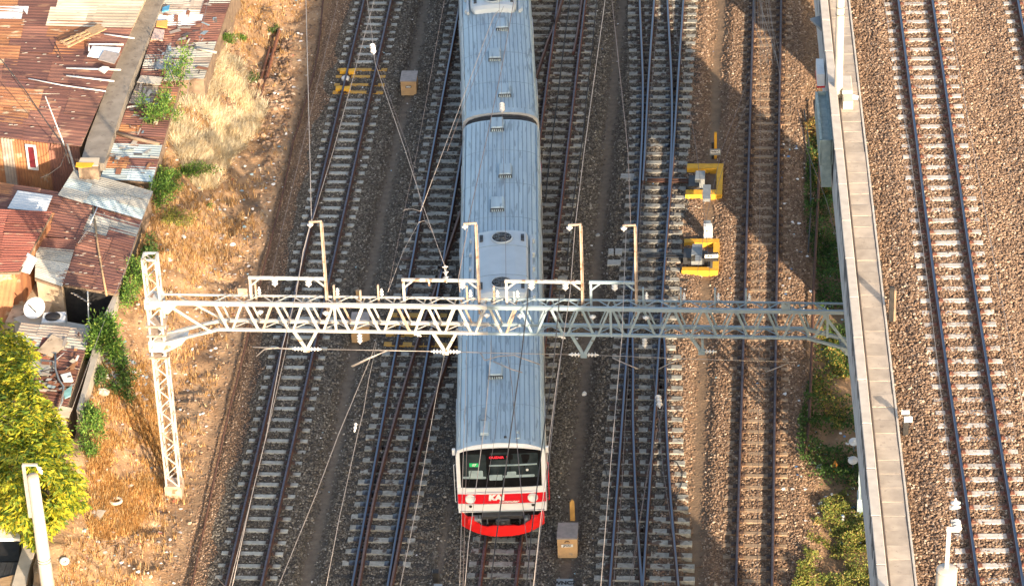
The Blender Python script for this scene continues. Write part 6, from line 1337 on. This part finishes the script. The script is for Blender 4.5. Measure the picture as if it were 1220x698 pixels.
YEL = ([(.52, .46, .03), (.36, .37, .035), (.19, .26, .03), (.62, .48, .05), (.08, .14, .025)], (3.4, 3.5, 2.6, 1.3, 2.4)); STRAW = ([(.78, .68, .48), (.66, .54, .34), (.85, .78, .60), (.48, .36, .20)], (3, 2, 3, 1)); BROWN = ([(.46, .27, .11), (.56, .34, .14), (.32, .19, .09), (.64, .48, .28)], (3, 2.5, 1.6, 2.4))
def bush(label, px_, py, rx, ry, h, n, pal=GREEN, lsize=.10, name='bush', cat='bush', group='green bushes along the verge'):
    n = int(n * 1.3)
    c = at(px_, py, 2.3 + h * .3); g0 = 2.3
    if not inpoly(np.array([c.x]), np.array([c.y]), SHACKS)[0]:
        c = atg(px_, py, h * .4); g0 = gh(c.x, c.y)
        if inpoly(np.array([c.x]), np.array([c.y]), SHACKS)[0]: c = at(px_, py, 1.7 + h * .35); g0 = 1.6
    o = empty(name, (c.x, c.y, g0), 0, label, cat, group)
    k = 9; cl = np.stack([rng.normal(0, rx * .45, k), rng.normal(0, ry * .45, k), rng.uniform(.25, 1, k) * h * .8], 1); i = rng.integers(0, k, n); q = rng.normal(0, 1, (n, 3)); q /= np.linalg.norm(q, axis=1)[:, None]
    C = cl[i] + q * np.abs(rng.normal(.72, .40, n))[:, None] * np.array([rx * .42, ry * .42, h * .26]); C[:, 2] = np.maximum(C[:, 2], .02)
    shade = 1 + .25 * (rng.random(k)[i] - .5); V, Fc, T = leaves(C, q + np.array([0, 0, .25]), lsize, lsize * .5, palette(n, *pal) * shade[:, None]); npmesh('foliage', V, Fc, m_leaf, T, o)
    b = MB()
    for j in range(k): b.tube([(0, 0, -.05), tuple(cl[j] * np.array([.5, .5, .6])), tuple(cl[j])], [.025, .018, .008], 5)
    b.build('stem', m_dwood, o); return o
B_ = [('green shrubs at the slope edge between the dark red roof and the mast top', 166, 322, .45, .7, .9, 1000, GREEN, .09), ('weeds along the boundary wall above the brown heap', 122, 452, .3, .6, .6, 700, DARKG, .08), ('yellowing weeds on the slope right of the pale blue-grey roof', 208, 262, .7, .5, .5, 900, ([(.30, .28, .07), (.18, .24, .05), (.42, .34, .12)], (2, 2, 1)), .08), ('green weeds hugging the roof corner below the blond grass', 200, 214, .5, .5, .7, 1100, GREEN, .09), ('bright green bush beside the boundary wall left of the mast', 131, 408, .62, .95, 1.5, 2600, GREEN, .13), ('darker weeds trailing below the bright bush left of the mast', 152, 452, .45, .9, .6, 1100, DARKG, .10), ('green bush at the foot of the boundary wall', 110, 500, .5, .7, .9, 1200, GREEN, .10),
      ('small bright green shrub above the yellow-green tree', 106, 535, .32, .30, .5, 600, GREEN, .08), ('dark green bush on the decaying roof edge right of the alley', 196, 138, .62, .7, 1.6, 1900, GREEN, .09), ('light green sapling between the grey roof and the dry grass', 212, 92, .38, .45, 2.4, 900, GREEN, .10),
      ('green weeds on the slope below the dry grass', 225, 206, .75, .35, .55, 1100, GREEN, .08), ('green weeds beside the pale blue-grey roof', 190, 232, .40, .75, 1.1, 1200, GREEN, .09), ('green weeds in the gap right of the dark red roof', 178, 300, .35, .6, .7, 900, DARKG, .09), ('green shrub just left of the lattice mast top', 152, 349, .42, .5, .9, 1000, GREEN, .09),
      ('small green weed by the roof corner at the top', 272, 44, .35, .22, .4, 500, GREEN, .07), ('small green weed on the stony verge near the top', 290, 46, .25, .2, .3, 350, GREEN, .07), ('tiny green weed beside the rail scrap', 325, 36, .25, .18, .3, 250, DARKG, .07), ('olive weeds near the top right of the patched roof', 262, 22, .5, .5, .5, 500, ([(.26, .20, .08), (.18, .17, .06)], (1, 1)), .08),
      ('tiny green sprout on the brown slope left of the tracks', 248, 245, .12, .12, .2, 90, GREEN, .06), ('green tuft at the right foot of the blond grass', 300, 93, .2, .35, .4, 250, DARKG, .07)]
for a in B_: bush(*a)
# yellow-green tree: drooping sprays of leaflets through a deep crown
poly = [(-30, 372), (8, 385), (24, 398), (40, 420), (38, 445), (46, 478), (62, 488), (72, 512), (88, 545), (99, 572), (97, 600), (82, 606), (70, 618), (52, 632), (40, 648), (22, 626), (-30, 618)]
tc_ = at(28, 520, 4.4); tr_ = empty('leafy_tree', (tc_.x, tc_.y, 0), 0, 'large tree with drooping yellow-green leaves at the lower left', 'tree')
n = 5600; px_ = rng.uniform(-30, 100, n * 3); py = rng.uniform(372, 650, n * 3); k = inpoly(px_, py, poly); px_, py = px_[k][:n], py[k][:n]; n = len(px_)
r2 = ((px_ - 25) / 85) ** 2 + ((py - 515) / 145) ** 2; zt_ = 5.6 - 2.2 * r2 + .8 * (vnoise(px_, py, 26) - .5) + .5 * (vnoise(px_, py, 9) - .5); deep = rng.random(n) ** 1.5 * 1.6; zz = np.maximum(zt_ - deep, .8)
gap = vnoise(px_ + 50, py, 15) + .35 * vnoise(px_, py, 6) ; keep = (gap > .52) | (deep > 1.15); px_, py, zz, deep = px_[keep], py[keep], zz[keep], deep[keep]; n = len(px_)
C = np.array([tuple(at(a, b2, z)) for a, b2, z in zip(px_, py, zz)]); tint = vnoise(px_ + 11, py, 12)
out = C - np.array([tc_.x, tc_.y, 3.6]); out /= np.linalg.norm(out, axis=1)[:, None]; az_ = rng.uniform(0, 6.283, n); sd_ = np.stack([np.cos(az_), np.sin(az_), np.zeros(n)], 1); dirn = out * .6 + sd_ * .7 + np.array([0, 0, -.35]); dirn /= np.linalg.norm(dirn, axis=1)[:, None]
VV, FF, TT = [], [], []; off_ = 0
for j in range(6):
    f_ = dirn * (.05 * j); side = np.cross(dirn, [0, 0, 1.0]); side /= np.linalg.norm(side, axis=1)[:, None]; s_ = 1 if j % 2 else -1
    cols = palette(n, *YEL, jit=.18); dk = np.clip(1.25 - tint * .8, .55, 1.15); V, Fc, T = leaves(C + f_, dirn + side * s_ * .9 + np.array([0, 0, -.5]), .21, .065, cols * np.stack([dk, dk ** .7, dk], 1)); VV.append(V); FF.append(Fc + off_); TT.append(T); off_ += len(V)
npmesh('crown', np.concatenate(VV) - np.array([tc_.x, tc_.y, 0]), np.concatenate(FF), m_leaf, np.concatenate(TT), tr_)
b = MB(); b.tube([(0, 0, -.3), (.05, .1, 1.2), (0, .2, 2.4), (-.1, .1, 3.4)], [.20, .16, .13, .08], 10); b.build('trunk', m_dwood, tr_); b = MB()
for k in range(14): a = rng.uniform(0, 6.28); rr = rng.uniform(.8, 2.1); z1 = rng.uniform(3.0, 4.6); b.tube([(0, .15, rng.uniform(1.6, 2.9)), (rr * .5 * math.cos(a), rr * .6 * math.sin(a), z1 - .8), (rr * math.cos(a), rr * 1.6 * math.sin(a), z1)], [.07, .045, .015], 6)
b.build('limbs', m_dwood, tr_)
# unseen tree added under the viaduct, sized so its shadow darkens the weeds
bush('small leafy tree added out of view under the viaduct to cast a shadow', 1083, 560, 1.3, 1.3, 3.4, 5200, DARKG, .18, 'shadow_tree', 'tree', None)
# grass: tufts of thin blades
def tufts(name, label, P, hgt, spread, per, pal, width=.014, cat='dry grass', z=None):
    n = len(P); X, Y = P[:, 0], P[:, 1]; Z = ground_h(X, Y) - .01 if z is None else z; VV = []; TT = []; shade = .75 + .5 * vnoise(X, Y, .6)
    for j in range(per):
        a = rng.uniform(0, 6.283, n); tilt = rng.uniform(.1, 1, n) * spread; h = hgt * rng.uniform(.5, 1.2, n); base = np.stack([X + rng.normal(0, .03, n), Y + rng.normal(0, .03, n), Z], 1); tip = base + np.stack([np.cos(a) * tilt, np.sin(a) * tilt, h], 1)
        b2 = a + rng.uniform(1, 2, n); w_ = width * rng.uniform(.6, 1.4, n); sd_ = np.stack([np.cos(b2) * w_, np.sin(b2) * w_, np.zeros(n)], 1); VV.append(np.stack([base - sd_, base + sd_, tip], 1)); TT.append(np.repeat(palette(n, *pal) * shade[:, None], 3, 0))
    V = np.stack(VV, 1).reshape(-1, 3); T = np.stack([t.reshape(n, 3, 3) for t in TT], 1).reshape(-1, 3); return tag(npmesh(name, V, np.arange(len(V)).reshape(-1, 3), m_straw, T), label, cat, kind='stuff')
def sample_px(poly, n, dens=None, z=0):
    W = np.array(pxpoly(poly, z)); X = rng.uniform(W[:, 0].min(), W[:, 0].max(), n); Y = rng.uniform(W[:, 1].min(), W[:, 1].max(), n); k = inpoly(X, Y, [tuple(p) for p in W]); X, Y = X[k], Y[k]
    if dens is not None: k = rng.random(len(X)) < dens(X, Y); X, Y = X[k], Y[k]
    return np.stack([X, Y], 1)
blond = [(196, 92), (236, 84), (262, 70), (300, 100), (318, 130), (300, 165), (275, 190), (262, 222), (238, 228), (215, 200), (196, 188), (186, 165), (208, 140)]
tufts('blond_grass', 'pale blond dry grass bank beside the patched roofs', sample_px(blond, 16000, lambda X, Y: np.clip(vnoise(X, Y, .8) * 2.2 - .35, 0, 1)), .28, .42, 9, STRAW, .014)
verge = [(276, -20), (372, -20), (360, 60), (345, 150), (330, 230), (300, 330), (262, 440), (240, 560), (214, 720), (60, 720), (78, 640), (110, 590), (100, 540), (112, 480), (128, 440), (160, 380), (165, 320), (178, 250), (200, 205), (250, 120)]
tufts('brown_grass', 'scorched brown grass over the verge between the shacks and the tracks', sample_px(verge, 52000, lambda X, Y: np.clip((vnoise(X, Y, 1.6) * .65 + vnoise(X + 4, Y, .5) * .5) * 2.0 - .68, 0, 1) * np.clip((BL - .35 - (X - SL * Y)) / 2.2, .03, 1)), .17, .15, 6, BROWN, .013)
bank = [(62, 560), (180, 440), (195, 580), (170, 640), (110, 680), (95, 700), (70, 700)]
tufts('rust_brown_grass', 'thick rust-brown grass heap around the foot of the tree', sample_px([(130, 470), (175, 430), (200, 560), (190, 600), (140, 640), (105, 640), (100, 590), (108, 530)], 12000, lambda X, Y: np.clip((vnoise(X, Y, .9) * .6 + vnoise(X, Y, .35) * .5) * 2.2 - .75, 0, 1)), .20, .2, 6, ([(.42, .22, .07), (.54, .32, .12), (.28, .15, .06), (.60, .44, .22)], (3, 3, 1.6, 1.6)), .014)
P = sample_px(verge, 9000, lambda X, Y: np.clip(vnoise(X, Y + 30, 1.2) * 1.6 - .5, .05, 1)); tag(scatter('verge_stones', np.stack([P[:, 0], P[:, 1], ground_h(P[:, 0], P[:, 1]) + .01], 1), rng.uniform(.02, .065, len(P)) ** 1.0, m_stonetan), 'stones and clods littering the brown verge', 'stones', kind='stuff')
rb = sample_px([(262, 60), (300, 80), (345, 40), (352, 120), (320, 200), (300, 150), (262, 120)], 1600); tag(scatter('rubble', np.stack([rb[:, 0], rb[:, 1], ground_h(rb[:, 0], rb[:, 1]) + .02], 1), rng.uniform(.03, .11, len(rb)), m_stonetan), 'pale rubble heaped around the scrap rails', 'rubble', kind='stuff')
def in_poly_place(poly):
    W = pxpoly(poly); A_ = np.array(W)
    def f():
        while True:
            x, y = rng.uniform(A_[:, 0].min(), A_[:, 0].max()), rng.uniform(A_[:, 1].min(), A_[:, 1].max())
            if inpoly(np.array([x]), np.array([y]), W)[0]: return x, y
    return f
scraps('verge_rubbish', 'scraps of paper, plastic and cloth strewn over the brown verge', 520, in_poly_place(verge), .03, .10, [(.78, .74, .68), (.45, .40, .36), (.14, .10, .09), (.30, .42, .45), (.45, .12, .08)], [.52, .2, .16, .08, .04])
scraps('garbage_heap', 'grey-blue garbage heap between the bush and the lattice mast', 90, in_px(132, 178, 462, 500), .05, .12, [(.55, .58, .60), (.30, .36, .40), (.75, .73, .70), (.12, .12, .13)], [.3, .3, .25, .15])
# dead branches
for k, (x0, y0, x1, y1, lb) in enumerate(((100, 668, 155, 652, 'dark dead branches by the dirt hollow at the bottom left'), (110, 648, 150, 668, 'crossed dead branches beside the pale board at the bottom left'), (300, 30, 312, 15, 'grey dead brush near the top of the verge'), (268, 82, 290, 92, 'grey twigs in the rubble beside the roof corner'))):
    a, c = atg(x0, y0, .1), atg(x1, y1, .1); b = MB()
    for j in range(16):
        s_ = a.lerp(c, rng.random()) + Vector((rng.normal(0, .12), rng.normal(0, .2), 0)); e_ = s_ + Vector((rng.normal(0, .45), rng.normal(0, .45), rng.uniform(-.03, .2))); s_.z = gh(s_.x, s_.y) + .05; b.tube([s_, (s_ + e_) / 2 + Vector((0, 0, .06)), e_], [.018, .012, .004], 4)
    tag(b.build('dead_branches', M('grey_brown_twig', (.20, .14, .10), (.12, .09, .07), 6) if k == 0 else bpy.data.materials['grey_brown_twig'], world=True), lb, 'branches')
# weeds under the viaduct edge
def weeds(name, label, poly, n, pal, h, lsize, dens):
    P = sample_px(poly, n, dens); m_ = len(P); hh = h * vnoise(P[:, 0], P[:, 1], .5) * rng.random(m_) ** .6; C = np.stack([P[:, 0], P[:, 1], ground_h(P[:, 0], P[:, 1]) + hh + .01], 1); q = rng.normal(0, 1, (m_, 3)); q[:, 2] = np.abs(q[:, 2]) * .6; q /= np.linalg.norm(q, axis=1)[:, None]
    V, Fc, T = leaves(C, q, lsize, lsize * .6, palette(m_, *pal) * (.7 + .6 * vnoise(P[:, 0] + 3, P[:, 1], .4))[:, None]); return tag(npmesh(name, V, Fc, m_leaf, T), label, 'weeds', kind='stuff')
d1 = lambda X, Y: np.clip(vnoise(X, Y, 1.0) * 2.4 - .55, 0, 1)
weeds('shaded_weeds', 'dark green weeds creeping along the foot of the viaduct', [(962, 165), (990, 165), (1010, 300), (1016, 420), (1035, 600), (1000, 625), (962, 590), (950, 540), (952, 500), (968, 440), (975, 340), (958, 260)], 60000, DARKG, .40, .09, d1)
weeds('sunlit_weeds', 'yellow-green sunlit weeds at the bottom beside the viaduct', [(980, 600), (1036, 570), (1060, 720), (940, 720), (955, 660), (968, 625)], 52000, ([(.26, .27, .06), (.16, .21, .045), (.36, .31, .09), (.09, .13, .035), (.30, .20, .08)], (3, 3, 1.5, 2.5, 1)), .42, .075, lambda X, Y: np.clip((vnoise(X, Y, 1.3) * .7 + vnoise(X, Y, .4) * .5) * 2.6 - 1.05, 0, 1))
weeds('ochre_weeds', 'ochre and orange dry weeds patch near the end of the gantry', [(975, 395), (1000, 400), (1015, 470), (1000, 520), (970, 470)], 9000, ([(.46, .36, .08), (.36, .24, .08), (.20, .22, .05)], (2, 2, 2)), .35, .08, d1)
weeds('ochre_weeds', 'dry weeds patch at the foot of the wall behind the gantry', [(958, 150), (985, 140), (992, 240), (975, 235)], 7000, ([(.46, .33, .10), (.36, .20, .07), (.14, .18, .05)], (2, 2, 1.5)), .35, .08, d1)
ground_cable([(970, 120), (976, 180), (974, 250), (970, 330), (967, 420), (964, 500), (960, 540)], .05, m_rust, 'rusty pipe lying under the edge of the viaduct', 'rusty_pipe')
ground_cable([(958, 130), (964, 175), (966, 240), (963, 300)], .03, m_cable, 'black cable beside the rusty pipe under the viaduct', 'ground_cable')
